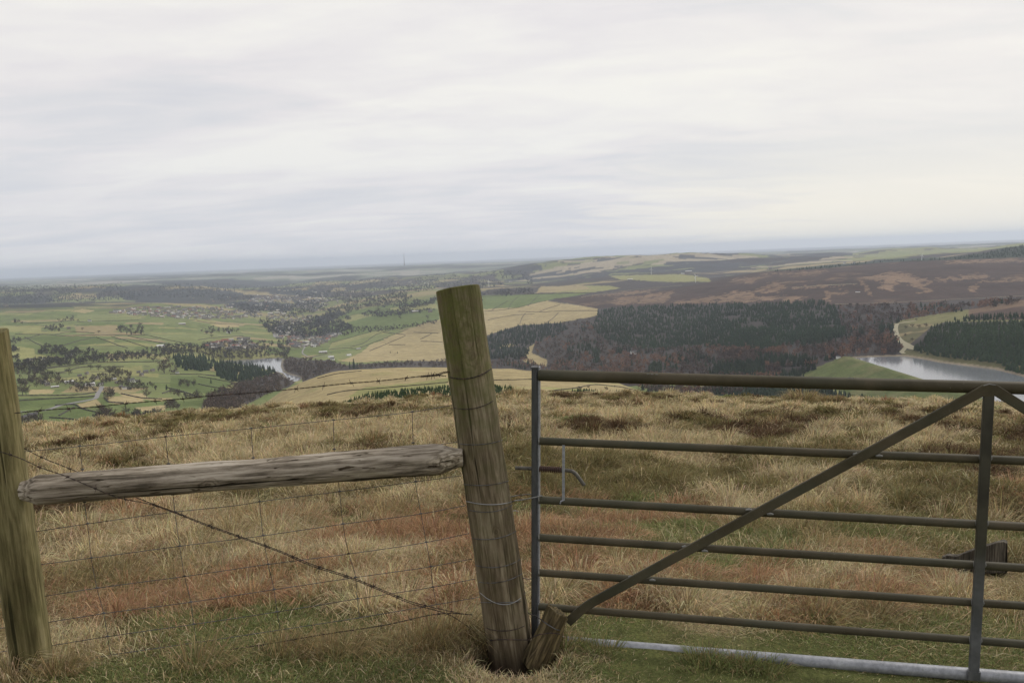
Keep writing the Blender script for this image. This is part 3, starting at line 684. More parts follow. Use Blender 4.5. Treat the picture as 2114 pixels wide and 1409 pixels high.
# ================================================================ MATERIALS for the fence and gate
def wood(name, cols, moss=0.3, mosscol=(.085, .095, .03), ringsc=38, topmoss=0.0, L=1.4, dark=0.5, short=False, knots=()):
    m = mat(name, rough=.88, spec=.15); k = N(m); o = k.obj()
    st = k.mapping(o, (1, 1, .06))
    wv = k.n('ShaderNodeTexWave', wave_type='RINGS', rings_direction='Z', Scale=ringsc, Distortion=9.0, Detail=3.0)
    wv.inputs['Detail Scale'].default_value = 1.6; k.l(st, wv.inputs['Vector'])
    fine = k.math('ADD', k.math('MULTIPLY', k.noise(k.mapping(o, (1, 1, .035)), 170, 7, .82), .7), k.math('MULTIPLY', k.noise(k.mapping(o, (1, 1, .14), (2, 4, 1)), 130, 5, .75), .3))
    blot = k.noise(k.mapping(o, (1, 1, .22)), 13, 5, .6)
    big = k.noise(k.mapping(o, (1, 1, .35)), 4.5, 4, .55)
    f = k.math('ADD', k.math('ADD', k.math('MULTIPLY', wv.outputs['Fac'], .10), k.math('MULTIPLY', fine, .50)), k.math('MULTIPLY', blot, .40))
    c = k.ramp(f, [(.39, cols[0]), (.475, cols[1]), (.535, cols[2]), (.62, cols[3])])
    # long drying cracks
    cr = k.noise(k.mapping(o, (1, 1, .02), (3, 1, 0)), 42, 2, .5, .3)
    crk = k.ramp(cr, [(.33, (0, 0, 0)), (.375, (1, 1, 1))])
    c = k.mix(1.0, c, k.mix(crk, (dark * .35, dark * .33, dark * .3), (1, 1, 1)), 'MULTIPLY')
    if short:
        sc2 = k.noise(k.mapping(o, (1, 1, .13), (5, 2, 1)), 75, 3, .6, .6); c = k.mix(1.0, c, k.ramp(sc2, [(.33, (.20, .17, .14)), (.39, (1, 1, 1))]), 'MULTIPLY')
    stn = k.ramp(k.noise(k.mapping(o, (1, 1, .12), (7, 3, 2)), 9, 4, .6), [(.36, (.5, .47, .44)), (.52, (1, 1, 1))])
    c = k.mix(.75, c, stn, 'MULTIPLY')
    for (kx, ky, kz, zs, rad_, fr, st_) in knots:
        wob = k.n('ShaderNodeTexNoise', Scale=26, Detail=3.0); k.l(o, wob.inputs['Vector'])
        vs = k.n('ShaderNodeVectorMath', operation='SUBTRACT'); k.l(o, vs.inputs[0]); vs.inputs[1].default_value = (kx, ky, kz)
        vm = k.n('ShaderNodeVectorMath', operation='MULTIPLY'); k.l(vs.outputs[0], vm.inputs[0]); vm.inputs[1].default_value = (1, 1, zs)
        ln = k.n('ShaderNodeVectorMath', operation='LENGTH'); k.l(vm.outputs[0], ln.inputs[0])
        sn = k.math('SINE', k.math('ADD', k.math('MULTIPLY', ln.outputs['Value'], fr), k.math('MULTIPLY', wob.outputs['Fac'], 17.0)))
        line = k.ramp(k.math('ADD', k.math('MULTIPLY', sn, .5), .5), [(.05, (0, 0, 0)), (.55, (1, 1, 1))])
        msk = k.n('ShaderNodeMapRange', clamp=True); k.l(ln.outputs['Value'], msk.inputs[0])
        for i_, q in ((1, rad_ * .55), (2, rad_), (3, st_), (4, 0.)): msk.inputs[i_].default_value = q
        c = k.mix(msk.outputs[0], c, k.mix(1.0, c, k.mix(line, (.30, .27, .22), (1.12, 1.1, 1.05)), 'MULTIPLY'))
    sepn = k.n('ShaderNodeSeparateXYZ'); k.l(o, sepn.inputs[0])
    mm_ = k.ramp(k.noise(o, 14, 5, .65), [(.42, (0, 0, 0)), (.66, (1, 1, 1))])
    hfac = k.math('MULTIPLY', k.math('ADD', k.math('MULTIPLY', sepn.outputs[2], topmoss / L), moss), big, clamp=True)
    mossf = k.math('MULTIPLY', k.math('ADD', mm_, .35), hfac, clamp=True)
    c = k.mix(mossf, c, mosscol)
    if topmoss:
        zt = k.n('ShaderNodeMapRange', clamp=True); k.l(sepn.outputs[2], zt.inputs[0])
        for i_, q in ((1, L - .30), (2, L - .03), (3, 0.), (4, 1.)): zt.inputs[i_].default_value = q
        sx = k.math('ADD', k.math('MULTIPLY', sepn.outputs[0], -5.0), .62, clamp=True)
        tf = k.math('MULTIPLY', k.math('MULTIPLY', zt.outputs[0], sx), k.ramp(k.noise(o, 30, 4, .7), [(.38, (.1, .1, .1)), (.6, (1, 1, 1))]), clamp=True)
        c = k.mix(k.math('MULTIPLY', tf, .62), c, (.115, .125, .03))
        # dark brown towards the foot
        zb = k.n('ShaderNodeMapRange', clamp=True); k.l(k.math('ADD', sepn.outputs[2], k.math('MULTIPLY', blot, .12)), zb.inputs[0])
        for i_, q in ((1, .13), (2, .30), (3, 1.), (4, 0.)): zb.inputs[i_].default_value = q
        c = k.mix(k.math('MULTIPLY', zb.outputs[0], .75), c, (.035, .024, .016))
    k.base(c)
    hgt = k.math('ADD', k.math('ADD', k.math('MULTIPLY', f, .6), k.math('MULTIPLY', crk, .8)), k.math('MULTIPLY', mossf, .3))
    k.bump(hgt, .8, .004)
    return m
m_post = wood('weathered_post', [(.085, .064, .042), (.150, .116, .077), (.205, .163, .110), (.31, .26, .18)], .14, topmoss=.9, L=1.42, knots=[(.012, -.095, 1.43, .42, .085, 330, .42), (.01, -.09, .66, .8, .022, 500, .45)])
m_post2 = wood('mossy_post', [(.075, .062, .028), (.145, .122, .058), (.205, .175, .085), (.29, .25, .135)], .50, (.115, .118, .045), 30)
m_rail = wood('grey_rail', [(.075, .062, .047), (.22, .185, .142), (.345, .30, .238), (.48, .43, .355)], .12, (.14, .14, .08), 26, dark=.35, short=True, knots=[(0, -.055, 1.70, .25, .052, 640, .85), (.015, -.055, .70, .6, .036, 480, .55)])
m_stub = wood('rotten_wood', [(.04, .030, .018), (.095, .072, .042), (.17, .13, .075), (.34, .26, .13)], .35, (.12, .11, .03), 20)

# planes of the fence and the gate (upright, through their feet)
def mkplane(a, b):
    a = np.array(a); b = np.array(b); d = b - a; d[2] = 0; d /= np.linalg.norm(d)
    n = np.array([-d[1], d[0], 0.0])
    if n @ (a - C0) > 0: n = -n           # towards the viewer
    def on(u, v, off=0.0):
        r_ = rays(u, v); t = ((a + n * off - C0) @ n) / (r_ @ n)
        return C0 + r_ * np.asarray(t)[..., None]
    return on, d, n
fpl, fd, fn = mkplane(P(78, 1405, 2.96), P(1056, 1338, 3.10))
gpl, gd, gn = mkplane(P(1103, 1290, 3.12), P(2012, 1395, 2.83))

def frame(a, b, face):
    zx = (b - a) / np.linalg.norm(b - a); y_ = -(face - zx * (face @ zx)); y_ /= np.linalg.norm(y_); x_ = np.cross(y_, zx)
    return Matrix(((x_[0], y_[0], zx[0], a[0]), (x_[1], y_[1], zx[1], a[1]), (x_[2], y_[2], zx[2], a[2]), (0, 0, 0, 1)))
def roundlog(name, a, b, rad, mat_, n=56, m=110, ex=2.0, rot=0.0, seed=0, prof=None, topcut=(0, 0), rough=.0022, flat=None, parent=None, jag=0):
    """log along a->b. prof(t)->radius factor; topcut: slope of the top face in local x and y"""
    Lg = np.linalg.norm(b - a); t = np.linspace(0, 1, m); th = np.linspace(0, 2 * math.pi, n, endpoint=False)
    T, TH = np.meshgrid(t, th, indexing='ij')
    c_, s_ = np.cos(TH - rot), np.sin(TH - rot)
    rr = (np.abs(c_) ** ex + np.abs(s_) ** ex) ** (-1 / ex)
    rr = rr * (rad[0] + (rad[1] - rad[0]) * T)
    if prof is not None: rr = rr * prof(T, TH)
    z = T * Lg
    rr = rr + (fbm(TH * 3 / math.pi * 2.2 + seed, z * 7 + seed, 400 + seed, 3) - .5) * rough * 3.2
    gr = (vn(TH * 14 / math.pi * 2 , z * 4, 410 + seed) - .5) * rough; rr = rr + gr
    x = rr * np.cos(TH); y = rr * np.sin(TH)
    z = z + T ** 12 * (x * topcut[0] + y * topcut[1])
    if jag: z[-1] += (vn(TH[-1] * 6, TH[-1] * 0, 9 + seed) - .4) * jag; z[-2] += (vn(TH[-1] * 6, TH[-1] * 0, 9 + seed) - .4) * jag * .8
    V = np.stack([x, y, z], -1).reshape(-1, 3).tolist(); mb = MB()
    f = [(i*n+k, i*n+(k+1) % n, (i+1)*n+(k+1) % n, (i+1)*n+k) for i in range(m-1) for k in range(n)]
    # end faces with two inner rings so they are not one flat polygon
    for e, i in ((0, 0), (1, m - 1)):
        prev = [i * n + k for k in range(n)]; ctr = np.mean([V[q] for q in prev], 0)
        for s_i in (.93, .55):
            cur = []
            for k in range(n):
                p = ctr + (np.array(V[i*n+k]) - ctr) * s_i
                if e: p[2] += .003 if s_i > .9 else (vn(k * .7, seed, 5) - .5) * (.004 + jag * .5)
                cur.append(len(V)); V.append(list(p))
            f += [((prev[k], prev[(k+1) % n], cur[(k+1) % n], cur[k]) if e else (prev[(k+1) % n], prev[k], cur[k], cur[(k+1) % n])) for k in range(n)]
            prev = cur
        f.append(tuple(prev) if e else tuple(prev[::-1]))
    mb.add(V, f); o = mb.build(name, mat_, smooth=True, parent=parent); o.matrix_world = frame(a, b, fn if parent is None else fn)
    return o
# --- tall leaning post
pa = fpl(1062, 1392); pb = fpl(945, 596)
p_tall = roundlog('strainer_post', pa, pb, (.0950, .0845), m_post, seed=3, topcut=(.02, -.13), rough=.003)
tag(p_tall, 'tall round leaning timber post with green moss on its sawn top, wires stapled round it', 'fence post')
# --- left post (runs off the left edge)
qa = fpl(80, 1452); qb = fpl(-29, 686)
p_left = roundlog('fence_post', qa, qb, (.0690, .0672), m_post2, ex=3.2, rot=.35, seed=11, topcut=(0, .1), rough=.002)
tag(p_left, 'squarish green-stained timber post at the left edge of the photo', 'fence post')
# --- the round rail between them, both ends sharpened
ra = fpl(46, 1013, .055); rb = fpl(954, 944, .045)
def railprof(T, TH):
    c = np.minimum(1, .60 + .42 * sstep(0, .045, T))
    f = 1 - .50 * sstep(.935, 1.0, T) * (.55 + .45 * np.abs(np.sin(TH - .6)))
    return c * f * (1 + .015 * np.sin(T * 9))
rail = roundlog('fence_rail', ra, rb, (.0555, .0590), m_rail, n=56, m=150, seed=21, prof=railprof, rough=.003)
tag(rail, 'thick round weathered grey timber rail wedged level between the two posts', 'fence rail')

# ---------------------------------------------------------------- wires
m_wire = mat('dull_wire', (.085, .085, .08), .55, .6); k = N(m_wire); k.base(k.ramp(k.noise(k.pos(), 40, 3), [(.35, (.05, .042, .035)), (.6, (.14, .14, .138))]))
m_rust = mat('rusty_wire', (.05, .04, .035), .75, .3); k = N(m_rust); k.base(k.ramp(k.noise(k.pos(), 60, 3), [(.35, (.030, .024, .022)), (.55, (.055, .042, .036)), (.7, (.12, .075, .05))]))
m_galvw = mat('bright_wire', (.28, .28, .27), .45, .7)
def smooth(px, n):
    px = np.asarray(px, float); d = np.concatenate([[0], np.cumsum(np.linalg.norm(np.diff(px, axis=0), axis=1))])
    return pchip(d, px, np.linspace(0, d[-1], n))
def fence_path(px, off=-.03, n=60):
    s = smooth(px, n); return fpl(s[:, 0], s[:, 1], off)
PAX = np.linspace(0, 1, 300)[:, None] * (pb - pa) + pa; RAX = np.linspace(.0950, .0845, 300)
def onpost(s, v):
    """point on the tall post's near surface: s -1..1 across, photo row v"""
    pts = PAX + (RAX * s)[:, None] * fd + ((RAX + .003) * math.sqrt(max(0, 1 - min(1, abs(s)) ** 2)))[:, None] * fn
    _, vv = proj(pts); o_ = np.argsort(vv)
    return np.array([np.interp(v, vv[o_], pts[o_, j]) for j in range(3)])
def wrap(vL, vM, vR, sL=-1.02, sR=1.02, n=22):
    out_ = []
    for s in np.linspace(sL, sR, n):
        a_ = vL * s * (s - 1) / 2 + vM * (1 - s * s) + vR * s * (s + 1) / 2
        s2 = math.sin(s * math.pi / 2 / 1.02) * 1.02 if abs(s) <= 1.02 else s
        a_ = np.interp(s2, [-1.02, 0, 1.02], [vL, vM, vR]) + (vM - (vL + vR) / 2) * 0 + ((vL + vR) / 2 - vM) * 0
        a_ = vM + (vR - vL) / 2 * s2 + ((vL + vR) / 2 - vM) * s2 * s2
        out_.append(onpost(s2, a_))
    return np.array(out_)
NET = empty('stock_netting', tuple(fpl(520, 1345, -.03)))
tag(NET, 'sagging wire sheep netting of wide rectangles strung from the left post to the tall post', 'wire netting')
bpy.context.view_layer.update()
def child(mb, name, m_, par, smooth_=True):
    o = mb.build(name, m_, smooth=smooth_); o.parent = par; o.matrix_parent_inverse = par.matrix_world.inverted(); return o
HW = [
 [(47,932),(163,921),(342,901),(518,884),(688,866.7),(850,850),(905,841),(934,836)],
 [(60,1012),(400,968),(880,921),(948,911)],
 [(70,1097),(180.6,1080.6),(361,1056),(500,1041),(535.7,1035),(701,1014),(858,993.7),(953,981)],
 [(79,1165),(188.5,1151),(371,1126.6),(543,1105),(708,1081),(869,1060),(962,1042.5)],
 [(90,1230),(200,1213),(381,1189),(553.6,1164),(720,1142.5),(880,1118.7),(969,1100)],
 [(96,1284),(214,1265.5),(393.7,1242),(565.5,1216),(734,1191),(889,1168.7),(975,1152.8)],
 [(104,1332),(222,1313),(400,1287.7),(572,1262),(738,1235),(893.7,1211),(981,1194)],
 [(115,1368),(228,1351),(406,1325),(579,1299),(742,1274),(901,1247),(988,1232)]]
for i_, px in enumerate(HW):
    child(MB().tube(fence_path(px, -.03, 50 + i_), .00135, 6), 'line_wire', m_wire, NET)
    child(MB().tube(fence_path([(-60, px[0][1] + 14 + i_ * 1.0), (px[0][0], px[0][1])], -.03, 8), .00135, 6), 'line_wire', m_wire, NET)
VWI = [[(164.7,920.6),(170,969),(174.6,1036),(180.6,1080.6),(188.5,1151),(200,1213),(214,1265),(222,1313),(228,1351)],
 [(342,901),(348,957),(357,1021),(361,1056),(371,1126.6),(381,1189),(393.7,1242),(400,1287.7),(406,1325)],
 [(518,884),(523,945),(531.7,1005),(535.7,1035),(543,1105),(553.6,1164),(565.5,1216),(572,1262),(579,1299)],
 [(688.5,866.7),(690,927),(698,990),(701,1014),(708,1081),(720,1142.5),(734,1191),(738,1235),(742,1274)],
 [(851,850),(853,914),(857,978),(858,993.7),(869,1060),(880,1118.7),(889,1168.7),(894,1211),(901,1247)],
 [(-8,1100),(0,1175),(14,1243),(24.6,1297.6),(32,1344)]]
for px in VWI:
    o = child(MB().tube(fence_path(px, -.028, 48), .00125, 6), 'stay_wire', m_wire, NET)
    for q in px[:-1] if len(px) > 6 else px[2:]:
        p = fpl(q[0], q[1], -.029); kk_ = MB().tube([p + fd * -.006, p + fd * .001 + np.array([0, 0, .002]), p + fd * .006], .0030, 6).build('knot', m_wire, smooth=True); kk_.parent = o
for (a_, b_, c_, m_) in ((841, 842, 822.6, m_rust), (915, 917, 908, m_wire), (999, 1001, 992, m_wire), (1051, 1056, 1042, m_wire), (1110, 1111.5, 1095.8, m_wire), (1166, 1170, 1154, m_wire), (1200, 1200.5, 1183, m_wire)):
    child(MB().tube(wrap(a_, b_, c_), .0016, 6), 'post_wrap', m_, NET)
child(MB().tube(wrap(1221, 1247, 1223), .0019, 6), 'post_wrap', m_galvw, NET)
child(MB().tube(wrap(1242, 1243, 1239), .0016, 6), 'post_wrap', m_wire, NET)
child(MB().tube(wrap(1294, 1301, 1284), .0018, 6), 'post_wrap', m_rust, NET)

def twisted(path, rs=.0011, rh=.0013, pitch=.045, m_=None, mb=None):
    d = np.concatenate([[0], np.cumsum(np.linalg.norm(np.diff(path, axis=0), axis=1))]); n = int(d[-1] / pitch * 12) + 6
    s = np.linspace(0, d[-1], n); c_ = pchip(d, path, s); T = np.gradient(c_, axis=0); T /= np.linalg.norm(T, axis=1)[:, None]
    N1 = np.cross(T, np.array([0.1, .2, 1.0])); N1 /= np.linalg.norm(N1, axis=1)[:, None]; N2 = np.cross(T, N1)
    ph = s / pitch * 2 * math.pi; mb = mb or MB()
    for o_ in (0, math.pi):
        mb.tube(c_ + rh * (np.cos(ph + o_)[:, None] * N1 + np.sin(ph + o_)[:, None] * N2), rs, 5)
    return mb, c_, s
def barb_mesh():
    mb = MB(); th = np.linspace(0, 4 * math.pi, 22)
    mb.tube(np.stack([np.linspace(-.004, .004, 22), .0034 * np.cos(th), .0034 * np.sin(th)], 1), .0011, 5)
    for (a_, b_, x_) in ((0.5, 1, .002), (2.4, 1, .004), (3.9, 1, -.002), (5.4, 1, -.004)):
        dr = np.array([.25 * (1 if x_ > 0 else -1), math.cos(a_), math.sin(a_)]); p0 = np.array([x_, .003 * math.cos(a_), .003 * math.sin(a_)])
        mb.tube([p0, p0 + dr * .006, p0 + dr * .013], [.0011, .0009, .0004], 5)
    o = mb.build('barb', m_rust, smooth=True); return o
barb0 = barb_mesh(); barb_used = False
def add_barbs(path, s, par, gap=.106, start=.05, phase=None):
    global barb_used
    k_ = 0; x = start
    while x < s[-1] - .02:
        i_ = int(np.searchsorted(s, x)); i_ = min(max(i_, 1), len(s) - 2); p = path[i_]; T = path[i_+1] - path[i_-1]; T /= np.linalg.norm(T)
        o = barb0 if not barb_used else barb0.copy()
        if barb_used: COL.objects.link(o)
        barb_used = True
        zx = Vector(T); q = zx.to_track_quat('X', 'Z'); Mx = Matrix.Translation(Vector(p)) @ q.to_matrix().to_4x4() @ Matrix.Rotation(k_ * 1.9 + .4, 4, 'X')
        o.parent = par; o.matrix_basis = par.matrix_world.inverted() @ Mx
        x += gap; k_ += 1
BW = empty('barbed_wire', tuple(fpl(480, 812, -.01))); tag(BW, 'topmost strand of rusty barbed wire strung to the tall post against the far valley', 'barbed wire')
BW2 = empty('barbed_wire', tuple(fpl(500, 1111, .02))); tag(BW2, 'barbed wire strand slanting down in front of the grey rail from the left edge', 'barbed wire')
BW3 = empty('barbed_wire', tuple(fpl(150, 966, -.02))); tag(BW3, 'barbed wire strand slanting down behind the grey rail from the left post', 'barbed wire')
BW4 = empty('barbed_wire', tuple(fpl(600, 1310, -.02))); tag(BW4, 'lowest barbed wire lying in the grass tips between the two posts', 'barbed wire')
bpy.context.view_layer.update()
tp = fence_path([(30,852.5),(91,846),(190,840),(250,833.6),(312,828),(375,823),(426,817.5),(542,808.6),(604,803),(664,796.6),(718,791),(772,786.7),(828.6,781),(865.5,776.7),(900,774),(921,776)], .03, 90)
mb, c_, s = twisted(tp); child(mb, 'twisted_strand', m_rust, BW); add_barbs(c_, s, BW, .106, .09)
w1 = wrap(777, 780, 760); mb, c_, s = twisted(w1, .0013, .0016, .03); child(mb, 'post_wrap', m_rust, BW)
# tail end twisted back on the strand
tl = fence_path([(935, 766), (915, 769), (899, 774.5), (885, 775.5), (868, 777)], .034, 30); mb, c_, s = twisted(tl, .0016, .0030, .016); child(mb, 'twisted_tail', m_rust, BW); add_barbs(c_, s, BW, .02, .06)
for s_, v_ in ((.98, 757),):
    p = onpost(s_, v_ + 5); child(MB().tube([p, p + np.array([.0, 0, .02])], [.0016, .0008], 5), 'barb_tip', m_rust, BW)
d1 = [(-60,918),(0,932),(38,944),(83,964),(135,982),(190,1005),(246,1027),(309.5,1040),(361,1058),(420.6,1082),(500,1110.7),(575,1137.7),(639,1165.5),(734,1197),(801.6,1225),(849,1245),(928.6,1268.6),(955,1285),(990,1312)]
def offp(u):  # in front of the rail and left post, then back to the netting
    return np.interp(u, [-60, 90, 200, 300, 420, 990], [.085, .095, .118, .10, .02, -.02])
sm = smooth(d1, 120); dp = fpl(sm[:, 0], sm[:, 1], 0.0); dp = np.array([fpl(a_, b_, offp(a_)) for a_, b_ in sm])
mb, c_, s = twisted(dp, .0010, .0012); child(mb, 'twisted_strand', m_rust, BW2); add_barbs(c_, s, BW2, .112, .03)
d2 = [(46,923),(83,942),(139,965),(159,973),(230,1004),(291.7,1030.5),(361,1056),(420,1079),(500,1108),(575,1135),(639,1162),(734,1194),(801,1221.5),(849,1241),(890,1252),(935,1262),(965,1268)]
sm = smooth(d2, 110); dp = np.array([fpl(a_, b_, np.interp(a_, [46, 420, 965], [-.03, .012, -.02])) for a_, b_ in sm])
mb, c_, s = twisted(dp, .0010, .0012); child(mb, 'twisted_strand', m_rust, BW3); add_barbs(c_, s, BW3, .115, .08)
d4 = [(115,1388),(258,1369),(444,1344),(560,1327),(659,1310),(790,1290),(928.6,1265),(975,1268)]
mb, c_, s = twisted(fence_path(d4, -.02, 70), .0011, .0013); child(mb, 'twisted_strand', m_rust, BW4); add_barbs(c_, s, BW4, .12, .1)
# tie wire from the tall post to the gate
TW = empty('tie_wire', tuple(onpost(.9, 1035))); tag(TW, 'bright galvanised tie wire looped round the tall post and the gate stile', 'wire')
bpy.context.view_layer.update()
lp = list(wrap(1034, 1041, 1035.5)) + [fpl(1062, 1033, .03), gpl(1085, 1030, .01), gpl(1103, 1026, .035), gpl(1117, 1022.5, .03), gpl(1119, 1023, .0)]
child(MB().tube(np.array(lp), .0022, 6), 'loop', m_galvw, TW)
child(MB().tube(np.array([onpost(1.0, 1025), fpl(1065, 1022.5, -.01), gpl(1085, 1020, -.02), gpl(1102, 1020, -.03)]), .0020, 6), 'loop', m_wire, TW)
child(MB().tube(np.array([onpost(1.0, 1054), fpl(1064, 1053, -.01), fpl(1071, 1055.5, -.01)]), .0016, 6), 'loose_end', m_galvw, TW)
TW2 = empty('tie_wire', tuple(fpl(1040, 1319, .12))); tag(TW2, 'rusty tie wire lashing the foot of the tall post to the broken stub', 'wire')
bpy.context.view_layer.update()
child(MB().tube(np.array([fpl(1011, 1321, .06), fpl(1035, 1319, .115), fpl(1065, 1319.5, .115), fpl(1091, 1320, .10), gpl(1096, 1316, .14), gpl(1112, 1309, .165), gpl(1135, 1305.5, .165), gpl(1152, 1307, .14), gpl(1162, 1310, .08)]), .0021, 6), 'loop', m_rust, TW2)
child(MB().tube(np.array([onpost(.95, 1262), gpl(1096, 1268, .05), gpl(1106, 1270, .06), gpl(1118, 1279, .12), gpl(1132, 1289, .15), gpl(1149, 1299, .15), gpl(1160, 1301, .1)]), .0020, 6), 'loop', m_wire, TW2)
child(MB().tube(np.array([onpost(.98, 1191), gpl(1088, 1194, .0), gpl(1101, 1195, -.01)]), .0016, 6), 'loose_end', m_galvw, TW2)

# ---------------------------------------------------------------- broken stub at the foot of the gate
sa = gpl(1106, 1368, .10); sb = gpl(1151, 1262, .09)
def stubprof(T, TH): return 1 + .10 * np.sin(TH * 2 + 1) + .12 * (1 - T)
stub = roundlog('broken_stub', sa, sb, (.054, .043), m_stub, n=40, m=50, seed=31, prof=stubprof, rough=.009, topcut=(-.25, -.15), jag=.012)
tag(stub, 'short broken rotten timber stub leaning right at the foot of the gate', 'timber stub')

# ---------------------------------------------------------------- gate
m_gate = mat('olive_steel', rough=.6, spec=.22, metal=.0); k = N(m_gate); pz = k.pos()
sz_ = k.n('ShaderNodeSeparateXYZ'); k.l(pz, sz_.inputs[0])
nn = k.noise(pz, 7, 5, .6); n_f = k.noise(pz, 130, 4, .7)
c = k.ramp(nn, [(.35, (.044, .037, .020)), (.52, (.062, .052, .030)), (.68, (.082, .066, .040))])
c = k.mix(k.ramp(n_f, [(.66, (0, 0, 0)), (.72, (1, 1, 1))]), c, (.17, .16, .13))
c = k.mix(k.math('MULTIPLY', k.ramp(k.noise(k.mapping(pz, (1, 1, 3)), 2.2, 4), [(.45, (0, 0, 0)), (.62, (1, 1, 1))]), .35), c, (.055, .065, .045))
k.base(c); k.bump(n_f, .25, .0012)
m_up = mat('olive_to_grey_steel', rough=.5, spec=.45, metal=.3); k = N(m_up); pz = k.pos()
sz_ = k.n('ShaderNodeSeparateXYZ'); k.l(pz, sz_.inputs[0])
zr_ = k.n('ShaderNodeMapRange', clamp=True); k.l(k.math('ADD', sz_.outputs[2], k.math('MULTIPLY', k.noise(pz, 9, 4), .25)), zr_.inputs[0])
for i_, q in ((1, .62), (2, .30), (3, 0.), (4, 1.)): zr_.inputs[i_].default_value = q
c = k.mix(zr_.outputs[0], k.ramp(k.noise(pz, 8, 4), [(.4, (.038, .036, .026)), (.6, (.060, .056, .040))]), k.ramp(k.noise(pz, 20, 4), [(.35, (.085, .09, .092)), (.65, (.15, .155, .16))]))
k.base(c)
m_galv = mat('galvanised_steel', rough=.5, spec=.5, metal=.35); k = N(m_galv); pz = k.pos()
c = k.mix(1.0, k.ramp(k.noise(pz, 6, 5, .65), [(.3, (.20, .21, .225)), (.5, (.28, .29, .31)), (.7, (.35, .36, .38))]), k.ramp(k.noise(pz, 60, 4, .7), [(.35, (.75, .75, .75)), (.65, (1.15, 1.15, 1.15))]), 'MULTIPLY')
c = k.mix(k.ramp(k.noise(pz, 28, 4, .7), [(.60, (0, 0, 0)), (.70, (.5, .5, .5))]), c, (.14, .15, .12)); k.base(c)
m_stile = mat('stile_steel', rough=.55, spec=.4, metal=.3); k = N(m_stile); pz = k.pos()
k.base(k.ramp(k.noise(k.mapping(pz, (1, 1, .4)), 16, 5, .65), [(.3, (.045, .046, .044)), (.5, (.070, .073, .074)), (.7, (.105, .11, .115))]))
m_weld = mat('weld_bead', (.20, .20, .185), .6, .3)
GATE = empty('field_gate', tuple(gpl(1600, 1370))); tag(GATE, 'olive painted tubular steel field gate with seven bars and slanting braces', 'gate')
bpy.context.view_layer.update()
def gchild(mb, name, m_, sm_=False, par=None):
    o = mb.build(name, m_, smooth=sm_)
    o.parent = par or GATE
    if par is None: o.matrix_parent_inverse = GATE.matrix_world.inverted()
    return o
UPZ = np.array([0, 0, 1.0])
def lin(a, b, t): return a + (b - a) * t
# seven bars: (left px, right px at the frame edge, radius, material); each runs on past the frame to the hinge stile
bars = [((1112, 774), (2114, 798.5), .0232, m_gate), ((1112, 909.7), (2114, 948.5), .0160, m_gate), ((1112, 1031), (2114, 1084.5), .0160, m_gate), ((1112, 1108.7), (2114, 1169.5), .0155, m_gate),
        ((1112, 1181), (2114, 1247.5), .0150, m_gate), ((1112, 1251), (2114, 1326.5), .0150, m_gate), ((1140, 1322), (2114, 1397), .0232, m_galv)]
ends = []
GL = gpl(1112, 1031); GRr = gpl(2030, 1081)
EXT = 1.92   # the gate is symmetric about its upright
for i_, (l, r__, rad, m_) in enumerate(bars):
    a_ = gpl(*l); b_ = gpl(*r__); e_ = lin(a_, b_, EXT); ends.append((a_, e_))
    pts = np.array([lin(a_, e_, t) for t in np.linspace(0, 1, 24)])
    pts[:, 2] += -.004 * np.sin(np.linspace(0, math.pi, 24))
    gchild(MB().tube(pts, rad, 20), 'top_rail' if i_ == 0 else 'rail', m_, True)
# latch stile: an angle iron, dark front, galvanised strip added for its lit side
st = gpl(1104.5, 757, .0); sbm = gpl(1103.5, 1316, .0)
mb = MB().bar(st, sbm, .0235, .040, gn); gchild(mb, 'stile', m_stile)
o_ = gd * .0160 - gn * .006
gchild(MB().bar(st + o_, sbm + o_, .0080, .030, gn), 'stile_flange', m_galv)
gchild(MB().bar(st + UPZ * .0015, st + UPZ * -.0035 , .031, .046, gn), 'stile_cap', m_stile)
# hinge stile beyond the frame
ht = ends[0][1] + UPZ * .03; hb_ = ends[6][1] - UPZ * .03
gchild(MB().bar(ht, hb_, .045, .045, gn), 'stile', m_stile)
# upright in the middle and slanting braces (flat bars, in front of the rails)
ut = gpl(2041.5, 806, .028); ub = gpl(2009.5, 1399, .028)
mb = MB().bar(ut, ub, .0350, .016, gn)
mb.bar(ub + UPZ * .030, ub - UPZ * .002, .043, .022, gn); gchild(mb, 'upright', m_up)
def brace(pxs, w_, nm='brace', weld=()):
    mb = MB(); o_ = None
    pts = [gpl(a_, b_, .032) for a_, b_ in pxs]
    for a_, b_ in zip(pts[:-1], pts[1:]): mb.bar(a_, b_, w_, .012, gn)
    o_ = gchild(mb, nm, m_gate)
    for (x_, y_) in weld:
        p = gpl(x_, y_, .020); gchild(MB().tube([p - gd * .012, p + UPZ * .002, p + gd * .012], [.003, .0055, .003], 8), 'weld', m_weld, True, o_)
    return o_
brace([(1172, 1284), (1200, 1258), (1222, 1243), (2034, 803)], .0365, 'brace', [(1303, 1190), (1347, 1197), (1414, 1128), (1455, 1137), (1546, 1052), (1590, 1061), (1768, 937), (1815, 941)])
b2a = gpl(2049, 801, .032); b2b = gpl(2114, 842, .032)
brd = (ends[6][1] - b2a); 
mb = MB().bar(b2a, lin(b2a, b2b, 12.4), .0365, .012, gn); gchild(mb, 'brace', m_gate)
